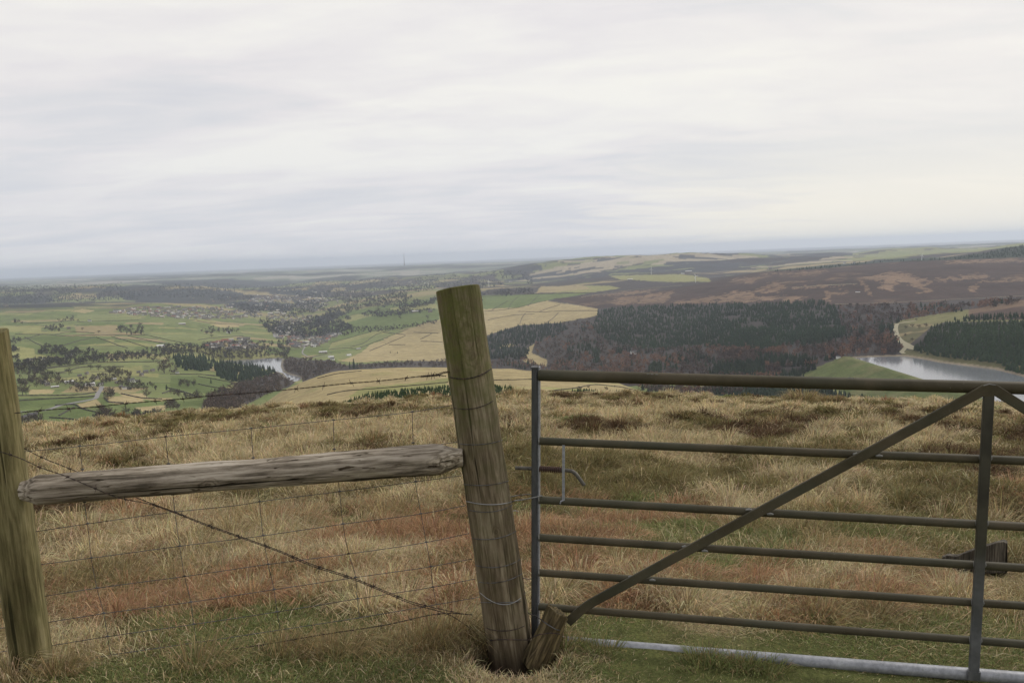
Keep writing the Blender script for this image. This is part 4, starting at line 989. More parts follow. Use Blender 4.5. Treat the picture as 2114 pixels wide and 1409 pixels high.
# gusset where the braces and upright meet, pale weld line over it
pts = [gpl(a_, b_, .0375) for a_, b_ in ((2020, 812), (2030, 797), (2043, 793.5), (2056, 796), (2068, 812), (2050, 818), (2034, 818))]
mb = MB(); n_ = len(pts); V = [p for p in pts] + [p - gn * .016 for p in pts]
mb.add(V, [tuple(range(n_)), tuple(range(n_, 2*n_))[::-1]] + [(k_, (k_+1) % n_, n_+(k_+1) % n_, n_+k_) for k_ in range(n_)])
gchild(mb, 'gusset', m_gate)
gchild(MB().tube([gpl(a_, b_, .034) for a_, b_ in ((2016, 806), (2026, 797), (2043, 792.6), (2056, 794.5), (2067, 802))], .0017, 6), 'weld_line', m_weld, True)
# weld collars at the upright, each bar
mb = MB()
for i_, (l, r__, rad, m_) in enumerate(bars[1:6]):
    a_ = gpl(*l); b_ = gpl(*r__)
    _pu = proj(a_)[0], proj(b_)[0]
    vv = [803, 945, 1080, 1165, 1244, 1321][i_ + 1]; uu = 2041.5 - (vv - 806) * .054
    for sgn in (-1, 1):
        p = gpl(uu + sgn * 11.5, vv + sgn * .6 - 1, .018); gchild(MB().tube([p + UPZ * -.009 + gn * .001, p + gn * .004, p + UPZ * .009], [.0025, .004, .0025], 8), 'weld', m_weld, True)
mb = MB()
for v__ in (774, 910, 1031, 1109, 1181):
    p = gpl(1112.5, v__, .012); gchild(MB().tube([p + UPZ * -.013, p + gn * .006, p + UPZ * .013], [.002, .0035, .002], 8), 'weld', m_weld, True)
# scraped chips on the top rail
mb = MB()
for (a_, b_) in ((1338, 771.5), (1346, 772), (1356, 772.5), (1754, 779), (1760, 780)):
    p = gpl(a_, b_, .0222); gchild(MB().box((0, 0, 0), (.010, .0018, .003), Matrix.Translation(Vector(p)) @ Matrix.Rotation(math.atan2(gd[1], gd[0]), 4, 'Z')), 'paint_chip', m_weld)
# spring latch
m_spring = mat('spring_rust', (.065, .035, .028), .8, .2); m_bolt = mat('bolt_steel', rough=.6, spec=.4, metal=.3); k = N(m_bolt); k.base(k.ramp(k.noise(k.pos(), 40, 4), [(.35, (.06, .055, .045)), (.65, (.13, .12, .10))]))
bp = smooth([(1064, 965.5), (1110, 966.8), (1172, 970.5), (1180, 972), (1188, 977), (1195, 986), (1206, 1001)], 40)
bolt = gchild(MB().tube(gpl(bp[:, 0], bp[:, 1], .0), .0078, 14), 'latch_bolt', m_bolt, True)
th = np.linspace(0, 2 * math.pi * 12, 240); sa_ = gpl(1114, 967, 0); sb_ = gpl(1160, 969.6, 0)
ax = (sb_ - sa_) / np.linalg.norm(sb_ - sa_); n1_ = np.cross(ax, gn); n1_ /= np.linalg.norm(n1_)
hp = sa_ + (sb_ - sa_) * (np.linspace(0, 1, 240)[:, None]) + .0105 * (np.cos(th)[:, None] * n1_ + np.sin(th)[:, None] * gn)
gchild(MB().tube(hp, .0028, 6), 'spring', m_spring, True, bolt)
mb = MB().bar(gpl(1163.5, 918, .012), gpl(1163, 1034, .012), .0110, .004, gn); mb.tube([gpl(1163, 1032, .013), gpl(1158, 1034, .018), gpl(1156.5, 1039, .018)], .0032, 8)
gchild(mb, 'latch_guide', m_galv)

# ---------------------------------------------------------------- old timber block lying beyond the gate
m_log = wood('blackened_block', [(.022, .019, .016), (.055, .047, .038), (.09, .078, .062), (.17, .15, .12)], .25, (.09, .085, .05), 24)
xb, yb, okb = hitnear(np.array([1948., 2078.]), np.array([1186., 1176.]))
l0 = np.array([xb[0], yb[0], hnear(xb[:1], yb[:1])[0]]); l1 = np.array([xb[1], yb[1], hnear(xb[1:], yb[1:])[0]])
sc_ = np.linalg.norm(l0 - C0) / F * .985
def lpt(u, v, back=0.0):
    a_ = P(u, v, 1.0) - C0; base = P(2010, 1182, 1.0) - C0; bz = (l0 + l1) / 2
    t = (bz[1] + back) / a_[1]; return C0 + a_ * t
prof_b = [(1945,1150,1180),(1958,1145,1192),(1976,1148,1197),(1988,1143,1180),(2003,1138,1178),(2022,1132,1182),(2040,1125,1184),(2058,1120,1182),(2072,1117,1184),(2080,1121,1180)]
mb = MB(); V = []; n_ = len(prof_b)
for bk, dz in ((0, 0), (.05, 6), (.20, 8), (.24, 2)):
    for i_, (u0_, t_, b_) in enumerate(prof_b):
        V.append(lpt(u0_, t_ - (dz if bk else 0) * .55 + random.uniform(-1.5, 1.5), bk + random.uniform(-.01, .01)))
    for i_, (u0_, t_, b_) in enumerate(prof_b):
        V.append(lpt(u0_, b_ + random.uniform(-1, 1) + (0 if bk < .1 else -4), bk))
f_ = []
for L_ in range(3):
    o0 = L_ * 2 * n_; o1 = (L_ + 1) * 2 * n_
    for i_ in range(n_ - 1):
        f_ += [(o0 + i_, o1 + i_, o1 + i_ + 1, o0 + i_ + 1), (o0 + n_ + i_, o0 + n_ + i_ + 1, o1 + n_ + i_ + 1, o1 + n_ + i_)]
    f_ += [(o0, o0 + n_, o1 + n_, o1), (o0 + n_ - 1, o1 + n_ - 1, o1 + 2*n_ - 1, o0 + 2*n_ - 1)]
for i_ in range(n_ - 1):
    f_ += [(i_, i_ + 1, n_ + i_ + 1, n_ + i_), (6*n_ + i_, 7*n_ + i_, 7*n_ + i_ + 1, 6*n_ + i_ + 1)]
mb.add(V, f_); blk = mb.build('timber_block', m_log, org=tuple((l0 + l1) / 2)); tag(blk, 'blackened wedge of old timber lying in the grass behind the gate upright', 'timber block')
sb_m = blk.modifiers.new('b', 'BEVEL'); sb_m.width = .006; sb_m.segments = 2
# ================================================================ THE FAR COUNTRY
# ---- where things are, in words, for labels
MARKS = [(190,792,'the bright white farmhouse'), (143,789,'the long pale barn'), (276,786,'the white-walled house'), (203,812,'the bend of the valley road'), (142,766,'the lone round tree'),
 (560,750,'the far reservoir'), (500,772,'the promontory conifer wood'), (300,640,'the hillside town'), (600,670,'the straight town street'), (700,735,'the white slope farm'), (730,750,'the dark conifer clump'),
 (180,722,'the long shelter wood'), (112,673,'the upper shelter clump'), (268,682,'the clump below the town'), (333,714,'the pale valley building'), (60,860,'the low left house'),
 (900,592,'the mossy post top'), (925,690,'the leaning post'), (1140,622,'the heather moor tip'), (1110,660,'the tan enclosures'), (850,840,'the young conifer strip'),
 (1105,757,'the top of the gate stile'), (1308,728,'the lone woodland house'), (1760,740,'the far end of the dam'), (1900,760,'the near reservoir'), (460,720,'the red-roofed row'), (400,760,'the dark grove'),
 (330,805,'the tan hamlet fields'), (760,680,'the slanting hedge belt'), (1230,810,'the bushes on the spur'), (1436,575,'the bladed wind turbine'), (230,860,'the dark tree row')]
def where(u, v, skip=None):
    best = sorted(((math.hypot(u - a, (v - b) * 1.6), a, b, t) for a, b, t in MARKS if t != skip))
    d, a, b, t = best[0]; dx = u - a; dy = (v - b) * 1.6
    if d < 9: return 'right by ' + t
    far_ = 'just ' if d < 28 else ('well ' if d > 70 else '')
    if abs(dx) > 1.8 * abs(dy): r_ = 'right of ' if dx > 0 else 'left of '
    elif abs(dy) > 1.8 * abs(dx): r_ = 'below ' if dy > 0 else 'above '
    else: r_ = ('below' if dy > 0 else 'above') + (' right of ' if dx > 0 else ' left of ')
    return far_ + r_ + t
USED = {}
def uniq(o, base, wh, cat, group):
    lab = base + ' ' + wh
    USED.setdefault(lab, []).append(o); tag(o, lab, cat, group)
def finish_labels():
    for lab, os_ in USED.items():
        if len(os_) < 2: continue
        os_.sort(key=lambda o: proj(np.array(o.matrix_world.translation if o.parent is None else o.location))[0] if False else o['_u'])
        if len(os_) == 2:
            os_[0]['label'] = 'left-hand ' + lab; os_[1]['label'] = 'right-hand ' + lab
        elif len(os_) == 3:
            for o, q in zip(os_, ('left-hand ', 'middle ', 'right-hand ')): o['label'] = q + lab
        else:
            for i_, o in enumerate(os_):
                q = ('leftmost ', 'second from left ', 'third from left ', 'fourth from left ', 'fifth from left ', 'sixth from left ', 'seventh from left ', 'eighth from left ')[min(i_, 7)] if i_ < len(os_) - 1 else 'rightmost '
                o['label'] = q + lab
    for os_ in USED.values():
        for o in os_:
            if '_u' in o: del o['_u']

# ---- water
m_water = mat('water', (.17, .18, .195), .13, 0, .5); k = N(m_water); k.b.inputs['IOR'].default_value = 1.9
k.bump(k.noise(k.pos(), .35, 4, .6), .06, .4)
def pond(name, W_, lev):
    n = len(W_); c_ = W_.mean(0); big = c_ + (W_ - c_) * 1.0
    mb = MB().add([(p[0], p[1], lev) for p in big], [tuple(range(n))])
    o = mb.build(name, m_water); tag(o, kind='structure'); return o
# a little beyond the shore so that the bank, not the sheet, draws the edge
def grow_poly(W_, g):
    c_ = W_.mean(0); d = W_ - c_; return c_ + d * (1 + g / np.linalg.norm(d, axis=1)[:, None])
pond('reservoir_water', grow_poly(RW, 1.0), WR); pond('reservoir_water', grow_poly(LW, 3.0), WL)

# ---- ribbons on the ground (roads, tracks)
def ribbon(name, pxs, width, m_, up=.35, kind='structure'):
    s = smooth(pxs, 60); p, ok = lift(s[:, 0], s[:, 1]); p = p[ok]
    d = np.gradient(p[:, :2], axis=0); d /= np.linalg.norm(d, axis=1)[:, None] + 1e-9; n_ = np.stack([-d[:, 1], d[:, 0]], 1)
    cols = []
    for k_ in (-1, -.33, .33, 1):
        xy = p[:, :2] + n_ * width / 2 * k_; cols.append(np.column_stack([xy, hfar(xy[:, 0], xy[:, 1]) + up]))
    V = np.stack(cols, 1).reshape(-1, 3); m = len(p)
    f = [(i*4+j, i*4+j+1, (i+1)*4+j+1, (i+1)*4+j) for i in range(m-1) for j in range(3)]
    o = MB().add(V, f).build(name, m_, smooth=True); tag(o, kind=kind); return o
m_road = mat('road', (.24, .23, .225), .9); m_track = mat('track', (.33, .30, .20), .95)
ribbon('road', conv(z1, [(742,975),(735,1000),(712,1030),(700,1060),(640,1078),(560,1092),(450,1112),(375,1138),(300,1155),(120,1163)]), 7, m_road)
ribbon('road', conv(z2, [(583,632),(588,655),(596,690)]), 16, m_road)
ribbon('track', conv(z4, [(1330,640),(1230,655),(1185,665),(1172,700),(1180,750),(1210,790),(1255,815),(1290,835),(1330,842),(1390,862)]), 12, m_track)
ribbon('track', conv(z4, [(1260,820),(1240,850),(1225,868),(1240,880)]), 7, m_track)
ribbon('track', conv(z4, [(430,400),(640,385),(900,372)]), 5, m_track)
ribbon('track', conv(z4, [(740,520),(1130,510),(1500,490),(1900,470),(2114,460)]), 4, m_track)
ribbon('track', conv(z2, [(820,740),(790,800),(860,835),(1000,820)]), 5, m_road)

# ---- trees in the mass: woods that nobody could count
m_conif = mat('conifer_needles', rough=.95, spec=.05); k = N(m_conif); k.base(k.attr())
m_twig = mat('bare_twigs', rough=.95, spec=.05); k = N(m_twig); tr = k.n('ShaderNodeBsdfTranslucent'); mx = k.n('ShaderNodeMixShader'); mx.inputs[0].default_value = .2
k.base(k.attr()); k.l(k.attr(), tr.inputs['Color']); k.l(k.b.outputs[0], mx.inputs[1]); k.l(tr.outputs[0], mx.inputs[2]); k.l(mx.outputs[0], k.t.nodes['Material Output'].inputs['Surface'])
def conifers(p, h, col=(.020, .036, .018)):
    n = len(p); V = []; Cc = []; K = 7
    th0 = RNG.uniform(0, 6.28, n)
    wfac = RNG.uniform(.19, .29, n)
    for (zb, zt, rf) in ((.04, .55, 1.0), (.28, .80, .72), (.55, 1.0, .45)):
        th = th0[:, None] + np.arange(K)[None] * 2 * math.pi / K; rr = (h * wfac * rf)[:, None] * RNG.uniform(.7, 1.2, (n, K))
        ring = np.stack([p[:, 0:1] + rr * np.cos(th), p[:, 1:2] + rr * np.sin(th), p[:, 2:3] + (h * zb)[:, None] + RNG.uniform(-.05, .05, (n, K)) * h[:, None]], -1)
        apex = (p + np.stack([np.zeros(n), np.zeros(n), h * zt], -1))[:, None]
        V.append(np.concatenate([apex, ring], 1))
    V = np.stack(V, 1); tint = np.array(col) * (RNG.uniform(.82, 1.2, (n, 1)) * (.6 + .8 * fbm(p[:, 0] / 70, p[:, 1] / 90, 640, 3))[:, None]) + RNG.uniform(0, .006, (n, 1)) * np.array([1.4, 1, .4])
    Cc = np.repeat(tint, 3 * (K + 1), 0)
    base = (np.arange(n * 3) * (K + 1))[:, None, None]
    tri = np.array([[0, 1 + k_, 1 + (k_ + 1) % K] for k_ in range(K)])[None]
    Fl = (base + tri).reshape(-1)
    return V.reshape(-1, 3), Fl, np.full(len(Fl) // 3, 3), Cc
def broadleaf(p, h, col=(.085, .062, .048), nt=26, vary=.30):
    """open bare crowns: many small leaning twig faces spread through an uneven ellipsoid"""
    n = len(p)
    d = RNG.normal(0, 1, (n, nt, 3)); d /= np.linalg.norm(d, axis=2)[..., None]
    rad = RNG.random((n, nt, 1)) ** .45; wid = (h * RNG.uniform(.32, .46, n))[:, None, None]
    c = d * rad * np.concatenate([np.ones((n, nt, 2)) * wid, np.ones((n, nt, 1)) * (h * .40)[:, None, None]], 2)
    c += p[:, None, :]; c[..., 2] += (h * .60)[:, None]
    s = (h * .17)[:, None, None, None] * (26 / nt) ** .5
    tri = c[:, :, None, :] + RNG.normal(0, 1, (n, nt, 3, 3)) * s * np.array([.62, .62, .8])
    # trunk: a thin three sided spike
    w_ = (h * .035)[:, None]; th = np.array([0, 2.1, 4.2])
    tb = np.stack([p[:, 0:1] + w_ * np.cos(th), p[:, 1:2] + w_ * np.sin(th), p[:, 2:3] - 1 + 0 * w_ * th], -1)
    tt_ = p + np.stack([np.zeros(n), np.zeros(n), h * .75], -1)
    tv = np.concatenate([tb, tt_[:, None]], 1)
    V = np.concatenate([tri.reshape(-1, 3), tv.reshape(-1, 3)])
    Fl = np.concatenate([np.arange(n * nt * 3), (n * nt * 3 + (np.arange(n) * 4)[:, None] + np.array([0, 1, 3, 1, 2, 3, 2, 0, 3])).ravel()])
    tint = np.array(col) * RNG.uniform(1 - vary, 1 + vary, (n, 1)); tc_ = np.repeat(tint, nt * 3, 0) * np.repeat(RNG.uniform(.75, 1.25, n * nt), 3)[:, None]
    Cc = np.concatenate([tc_, np.repeat(tint * .8, 4, 0)])
    return V, Fl, np.full(len(Fl) // 3, 3), Cc
def sample(polys, density, excl=(), shift=5.0, rlo=420, rhi=9000, cond=None):
    us = []; vs = []
    for p in polys:
        a_ = np.array(p); lo = a_.min(0); hi = a_.max(0); n = int((hi - lo).prod() * density) + 1
        u = RNG.uniform(lo[0], hi[0], n); v = RNG.uniform(lo[1], hi[1], n); q = inpoly(u, v, p); us.append(u[q]); vs.append(v[q])
    u = np.concatenate(us); v = np.concatenate(vs)
    for p in excl: q = ~inpoly(u, v, p); u = u[q]; v = v[q]
    if cond is not None: q = cond(u, v); u = u[q]; v = v[q]
    P_, ok = lift(u, v + shift); r = np.hypot(P_[:, 0], P_[:, 1]); ok &= (r > rlo) & (r < rhi)
    for W_ in (LW, RW): ok &= ~((polydist(P_[:, 0], P_[:, 1], W_) < 6) | inpoly(P_[:, 0], P_[:, 1], W_))
    t_, s_ = damst(P_[:, 0], P_[:, 1]); ok &= ~((s_ > -6) & (s_ < 88) & (t_ > -.02) & (t_ < 1.5) & (r < 1500))
    return P_[ok]
def mass(name, gen, P_, h, m_, label, **kw):
    if len(P_) == 0: return
    V, Fl, sz, cc = gen(P_, h, **kw); o = link(name, npmesh(name, V, Fl, sz, cc), m_); tag(o, label, 'wood', kind='stuff'); return o
def hts(P_, lo, hi): return RNG.uniform(lo, hi, len(P_))

CF = [[(1232,640),(1282,631),(1323,628),(1560,624),(1660,619),(1700,619),(1726,632),(1733,662),(1745,688),(1700,700),(1650,705),(1600,720),(1514,718),(1440,712),(1340,722),(1300,712),(1262,700),(1235,690),(1222,670),(1232,655)],
 conv(z3, [(20,705),(90,700),(200,660),(350,618),(650,600),(700,640),(620,690),(480,740),(400,770),(340,765),(232,762),(150,800),(120,875),(60,870)]), conv(z3, [(120,875),(160,800),(260,770),(410,800),(400,860)]),
 conv(z3, [(690,780),(850,760),(950,810),(940,900),(890,900),(860,830),(700,830)]), conv(z3, [(1060,810),(1110,800),(1110,840),(1060,850)]), conv(z3, [(1300,930),(1430,895),(1440,975),(1300,975)]),
 conv(z3, [(1780,930),(2000,900),(2200,880),(2200,1010),(1740,1000)]), conv(z4, [(460,770),(560,715),(740,700),(830,760),(700,800),(500,830)]), conv(z4, [(1050,680),(1160,665),(1165,710),(1060,745)]),
 conv(z4, [(150,880),(420,900),(620,920),(600,950),(420,965),(200,950)]), conv(z4, [(0,720),(200,740),(150,800),(0,780)])]
NC = conv(z4, [(1440,680),(1540,650),(2114,640),(2700,610),(2700,1250),(2114,1012),(2000,1000),(1950,935),(1650,905),(1390,870),(1300,830),(1400,760)])
NC2 = conv(z4, [(1600,625),(1760,605),(2114,595),(2500,580),(2500,600),(2114,625),(1760,632),(1640,640)])
BELOW = conv(z4, [(-100,1110),(420,1000),(620,970),(830,1045),(1000,1100),(1300,1170),(1375,1235),(1300,1245),(-100,1230)])
BELOW2 = conv(z3, [(1870,1190),(1870,1140),(2000,1080),(2300,1060),(2300,1190)])
P_ = sample([CF[0]], .11, shift=4, rlo=1000, rhi=3500); P_ = P_[fbm(P_[:, 0] / 45, P_[:, 1] / 80, 660, 3) < .72]; mass('conifer_wood', conifers, P_, hts(P_, 9, 14), m_conif, 'big dark conifer plantation across the slope beneath the heather moor')
P_ = sample(CF[1:3], .085, shift=4, rlo=1000, rhi=3500); mass('conifer_wood', conifers, P_, hts(P_, 12, 18), m_conif, 'dark blue-green conifer wood stepping down just right of the leaning post', col=(.020, .032, .022))
P_ = sample(CF[3:], .06, shift=4, rlo=900, rhi=3500); mass('conifer_wood', conifers, P_, hts(P_, 11, 16), m_conif, 'scattered dark conifer stands among the brown valley woods', col=(.020, .032, .018))
P_ = sample([NC], .075, shift=5, rlo=950, rhi=2400); mass('conifer_wood', conifers, P_, hts(P_, 8, 11), m_conif, 'dense green conifer plantation on the bank above the near reservoir', col=(.026, .044, .018))
P_ = sample([NC2], .07, shift=3, rlo=1100, rhi=2600); mass('conifer_wood', conifers, P_, hts(P_, 8, 11), m_conif, 'thin line of conifers along the top edge of the reservoir plantation')
P_ = sample([BELOW, BELOW2], .05, shift=4, rlo=700, rhi=1700); mass('conifer_wood', conifers, P_, hts(P_, 9, 14), m_conif, 'dark wood in the valley bottom seen just under the top bar of the gate', col=(.022, .034, .019))
YC = [(705,831),(760,813),(830,804),(925,796),(1060,798),(1060,814),(925,818),(880,827),(800,834)]
P_ = sample([YC], .16, shift=1.5, rlo=300, rhi=1100); mass('young_conifers', conifers, P_, hts(P_, 1.8, 3.2), m_conif, 'low strip of young green conifers along the brow of the tan spur', col=(.026, .050, .016))
P_ = sample([conv(z3, [(350,1115),(480,1128),(590,1135),(590,1150),(350,1140)]), conv(z3, [(735,1118),(800,1110),(935,1125),(940,1160),(735,1158)]), conv(z3, [(1010,1130),(1150,1128),(1320,1150),(1320,1165),(1010,1158)])], .13, shift=2, rlo=300, rhi=1200)
mass('young_conifers', conifers, P_, hts(P_, 2, 4.2), m_conif, 'straggling young pines and gorse on the spur seen beneath the top bar', col=(.024, .042, .018))
P_ = sample([conv(z2, [(150,872),(390,872),(520,905),(600,932),(560,962),(450,985),(330,1012),(250,992),(160,962)]), conv(z2, [(-60,835),(100,860),(100,925),(-60,920)])], .09, shift=4, rlo=1200, rhi=3200)
mass('conifer_wood', conifers, P_, hts(P_, 13, 19), m_conif, 'dark conifer wood on the promontory in front of the far reservoir', col=(.020, .034, .020))
P_ = sample([conv(z1, [(1260,762),(1330,742),(1480,752),(1560,792),(1530,850),(1290,832)])], .08, shift=4, rlo=1200, rhi=3400)
mass('conifer_wood', conifers, P_, hts(P_, 13, 18), m_conif, 'dark grove left of the conifer wood by the far reservoir', col=(.024, .038, .022))
P_ = sample([[(1571,562),(1713,549),(1826,537),(1960,533),(2036,522),(2075,513),(2114,506),(2400,500),(2400,522),(2114,529),(1940,536),(1826,540),(1713,552)]], .10, shift=1, rlo=3000, rhi=5600)
mass('conifer_wood', conifers, P_, hts(P_, 10, 14), m_conif, 'dark conifer belt along the moor skyline at the right edge')

BROWN = [conv(z3, [(640,600),(925,555),(935,640),(940,700),(1050,760),(1300,795),(1600,785),(1900,775),(2300,760),(2300,1100),(1860,1175),(1330,1150),(1200,1090),(1050,1055),(480,965),(130,952),(110,885),(400,870),(540,930),(540,880),(440,820),(450,740),(600,690),(690,640)]),
 conv(z4, [(740,530),(1130,515),(1300,522),(1700,505),(2114,480),(2114,500),(1740,550),(1500,588),(1200,638),(1165,665),(1170,740),(1210,800),(1245,838),(1210,880),(1000,890),(850,898),(700,910),(650,940),(600,958),(420,968),(240,1010),(-80,1040),(-80,720),(300,720),(460,690),(640,700),(760,690)])]
def patchy(s0, lo, hi): return lambda u, v: (lambda n_: (n_ > lo) & (n_ < hi))(fbm(u / 42, v / 15, s0, 3))
P_ = sample(BROWN, .034, excl=CF, shift=4, rlo=900, rhi=3600, cond=patchy(611, -1, .56))
mass('broadleaf_wood', broadleaf, P_, hts(P_, 8, 14), m_twig, 'bare brown woods filling the valley floor beyond the gate', col=(.098, .072, .058), vary=.3)
P_ = sample(BROWN, .036, excl=CF, shift=4, rlo=900, rhi=3600, cond=patchy(611, .54, 2))
mass('larch_wood', broadleaf, P_, hts(P_, 8, 13), m_twig, 'russet leafless larches in drifts through the valley woods', col=(.185, .108, .074), vary=.25)
P_ = sample(BROWN, .03, excl=CF, shift=4, rlo=900, rhi=3600, cond=patchy(655, .60, 2)); mass('conifer_wood', conifers, P_, hts(P_, 9, 15), m_conif, 'lone dark conifers and small clumps standing among the bare valley woods', col=(.022, .034, .020))
GORGE = [conv(z2, [(640,862),(700,832),(1000,862),(1100,892),(1300,880),(1850,852),(2110,860),(2110,925),(1840,915),(1300,917),(1080,929),(900,958),(790,1008),(785,975),(700,955),(655,930),(635,900)]),
 conv(z2, [(745,1015),(700,1048),(540,1098),(290,1213),(80,1240),(80,1170),(300,1080),(330,1020),(480,985),(620,942),(680,995)]), conv(z1, [(1500,1050),(1700,960),(1760,950),(1740,1140),(1600,1180),(1490,1175)])]
P_ = sample(GORGE, .065, excl=[conv(z2, [(1150,870),(1190,870),(1200,915),(1110,915)])], shift=4, rlo=900, rhi=3200)
mass('broadleaf_wood', broadleaf, P_, hts(P_, 8, 13), m_twig, 'bare brown wood in the gorge between the far reservoir and the tan spur', col=(.105, .078, .062))
BELT = [conv(z1, p) for p in ([(265,700),(350,680),(430,678),(500,700),(560,700),(700,715),(702,748),(480,762),(265,742)], [(70,800),(250,790),(500,772),(900,735),(1250,712),(1255,750),(900,785),(350,832),(320,872),(80,855)], [(320,530),(460,530),(480,572),(330,572)],
 [(850,560),(880,525),(930,545),(1000,520),(1040,550),(1045,595),(860,590)], [(415,490),(560,458),(572,500),(430,507)], [(105,500),(130,468),(170,500),(165,522),(110,518)], [(40,630),(150,620),(150,662),(40,667)], [(40,690),(140,680),(140,717),(50,722)],
 [(1460,572),(1540,540),(1735,560),(1735,590),(1500,588)], [(1050,700),(1300,670),(1450,665),(1700,645),(2114,640),(2114,772),(1750,782),(1550,782),(1500,745),(1250,735),(1200,722)], [(240,790),(420,770),(430,800),(260,800)], [(80,770),(145,755),(145,780),(80,782)])]
P_ = sample(BELT, .055, shift=3, rlo=1100, rhi=4800)
mass('shelter_wood', broadleaf, P_, hts(P_, 9, 14), m_twig, 'dark shelter belts and copses along the far side of the left valley', col=(.070, .062, .052), nt=22)
HAM = [conv(z1, p) for p in ([(120,905),(200,895),(430,878),(435,932),(200,942),(120,935)], [(90,935),(400,912),(560,930),(560,962),(90,962)], [(780,832),(850,825),(900,850),(985,895),(960,932),(800,912)], [(1160,812),(1220,772),(1285,840),(1285,882),(1150,862)],
 [(1000,942),(1130,950),(1145,992),(1010,987)], [(1300,930),(1440,945),(1440,977),(1300,972)], [(700,1170),(740,1110),(780,1120),(830,1190),(1160,1150),(1172,1192),(1150,1217),(700,1242)], [(755,1000),(850,985),(852,1052),(760,1052)],
 [(1190,1085),(1310,1092),(1300,1140),(1210,1132)], [(130,1200),(310,1180),(310,1232),(140,1252)], [(540,930),(770,880),(830,930),(760,970),(700,975),(560,985)], [(860,940),(1000,930),(1010,1000),(870,1000)], [(100,850),(320,820),(330,880),(110,895)], [(1210,1000),(1330,1020),(1500,1060),(1480,1080),(1320,1050),(1210,1015)], [(500,985),(690,990),(700,1010),(560,1010)])]
P_ = sample(HAM, .036, shift=4, rlo=900, rhi=2600)
mass('hedgerow_scrub', broadleaf, P_, hts(P_, 6, 10), m_twig, 'bare scrub, gardens and hedge trees round the hamlet in the left valley', col=(.092, .076, .058), nt=30)
def farcond(u, v): return (fbm(u / 46, v / 11, 500, 4) > .455)
FARW = [[(0,575),(700,560),(1100,560),(1100,600),(900,640),(760,660),(700,690),(640,700),(560,690),(520,650),(430,612),(0,628)]]
P_ = sample(FARW, .15, shift=1, rlo=2800, rhi=9500, cond=farcond)
mass('far_woodland', broadleaf, P_, hts(P_, 10, 17), m_twig, 'far off dusky woodland spread over the valley sides beyond the town', col=(.056, .055, .058), nt=10)
P_ = sample([conv(z2, [(1000,640),(1060,620),(1340,610),(1560,600),(1760,560),(1780,585),(1560,620),(1340,645),(1150,665),(1060,680)]), conv(z2, [(850,600),(960,520),(1080,490),(1090,540),(1000,590),(870,625)]), conv(z3, [(80,388),(80,365),(480,338),(440,388)])], .09, shift=2, rlo=1800, rhi=6000)
mass('hedge_belt', broadleaf, P_, hts(P_, 7, 12), m_twig, 'dark hedge belts slanting up the green slope left of the leaning post', col=(.052, .044, .042), nt=12)

# ---- trees one can point at: each a thing with its own trunk and crown
m_bark = mat('bark', (.060, .052, .042), .95)
def tree_proto(seed, conif=False, h=11.0, tint=(.078, .062, .048)):
    rs = random.Random(seed); root = empty('conifer_tree' if conif else 'bare_tree')
    if conif:
        MB().tube([(0, 0, -1), (0, 0, h * .5), (0, 0, h * .95)], [.3, .2, .05], 7).build('trunk', m_bark, root)
        a = [conifers(np.array([[0, 0, 0.]]), np.array([h])) for _ in range(1)]
        V = []; Fl = []; off = 0
        for i_ in range(9):
            z_ = h * (.08 + .1 * i_); r_ = h * .26 * (1 - i_ / 9.8)
            for j in range(11):
                t_ = rs.uniform(0, 6.28); rr = r_ * rs.uniform(.7, 1.15)
                V += [(0, 0, z_ + h * .13), (rr * math.cos(t_ - .28), rr * math.sin(t_ - .28), z_ + rs.uniform(-.3, .3)), (rr * math.cos(t_ + .28), rr * math.sin(t_ + .28), z_ + rs.uniform(-.3, .3))]
        V = np.array(V); cc = np.repeat(np.array([[.022, .036, .020]]) * RNG.uniform(.7, 1.4, (len(V) // 3, 1)), 3, 0)
        link('crown', npmesh('crown', V, np.arange(len(V)), np.full(len(V) // 3, 3), cc), m_conif, root)
        return root
    tb = MB(); tips = []
    tb.tube([(0, 0, -1), (.1, 0, h * .22), (0, .1, h * .45), (.05, .1, h * .72)], [.34, .26, .2, .09], 8)
    for i_ in range(11):
        a_ = i_ * 2.4 + rs.uniform(-.3, .3); z0 = h * rs.uniform(.2, .55); L_ = h * rs.uniform(.28, .42); e = rs.uniform(.5, 1.2)
        p1 = (L_ * .5 * math.cos(a_), L_ * .5 * math.sin(a_), z0 + L_ * .35 * e); p2 = (L_ * math.cos(a_), L_ * math.sin(a_), z0 + L_ * .85 * e)
        tb.tube([(0, 0, z0), p1, p2], [.12, .08, .03], 5); tips += [p1, p2, ((p1[0]+p2[0])/2, (p1[1]+p2[1])/2, (p1[2]+p2[2])/2)]
    tips += [(0, 0, h * .75), (.5, .3, h * .85), (-.5, .2, h * .8)]
    tb.build('trunk', m_bark, root)
    V = []
    for t in tips:
        for j in range(15):
            c_ = [t[q] + rs.gauss(0, h * .055) for q in range(3)]; c_[2] = min(c_[2], h); L_ = h * rs.uniform(.04, .09)
            d_ = Vector((t[0] + rs.gauss(0, 2), t[1] + rs.gauss(0, 2), abs(t[2]) * .5 + 2)).normalized() * L_; s_ = Vector((rs.gauss(0, 1), rs.gauss(0, 1), rs.gauss(0, 1))).normalized() * L_ * .28
            V += [tuple(Vector(c_) - s_), tuple(Vector(c_) + s_), tuple(Vector(c_) + d_)]
    V = np.array(V); cc = np.repeat(np.array([tint]) * RNG.uniform(.7, 1.3, (len(V) // 3, 1)), 3, 0)
    link('crown', npmesh('crown', V, np.arange(len(V)), np.full(len(V) // 3, 3), cc), m_twig, root)
    return root
def copy_tree(o, par=None):
    c = o.copy(); COL.objects.link(c); c.parent = par
    for ch in list(o.children): copy_tree(ch, c)
    return c
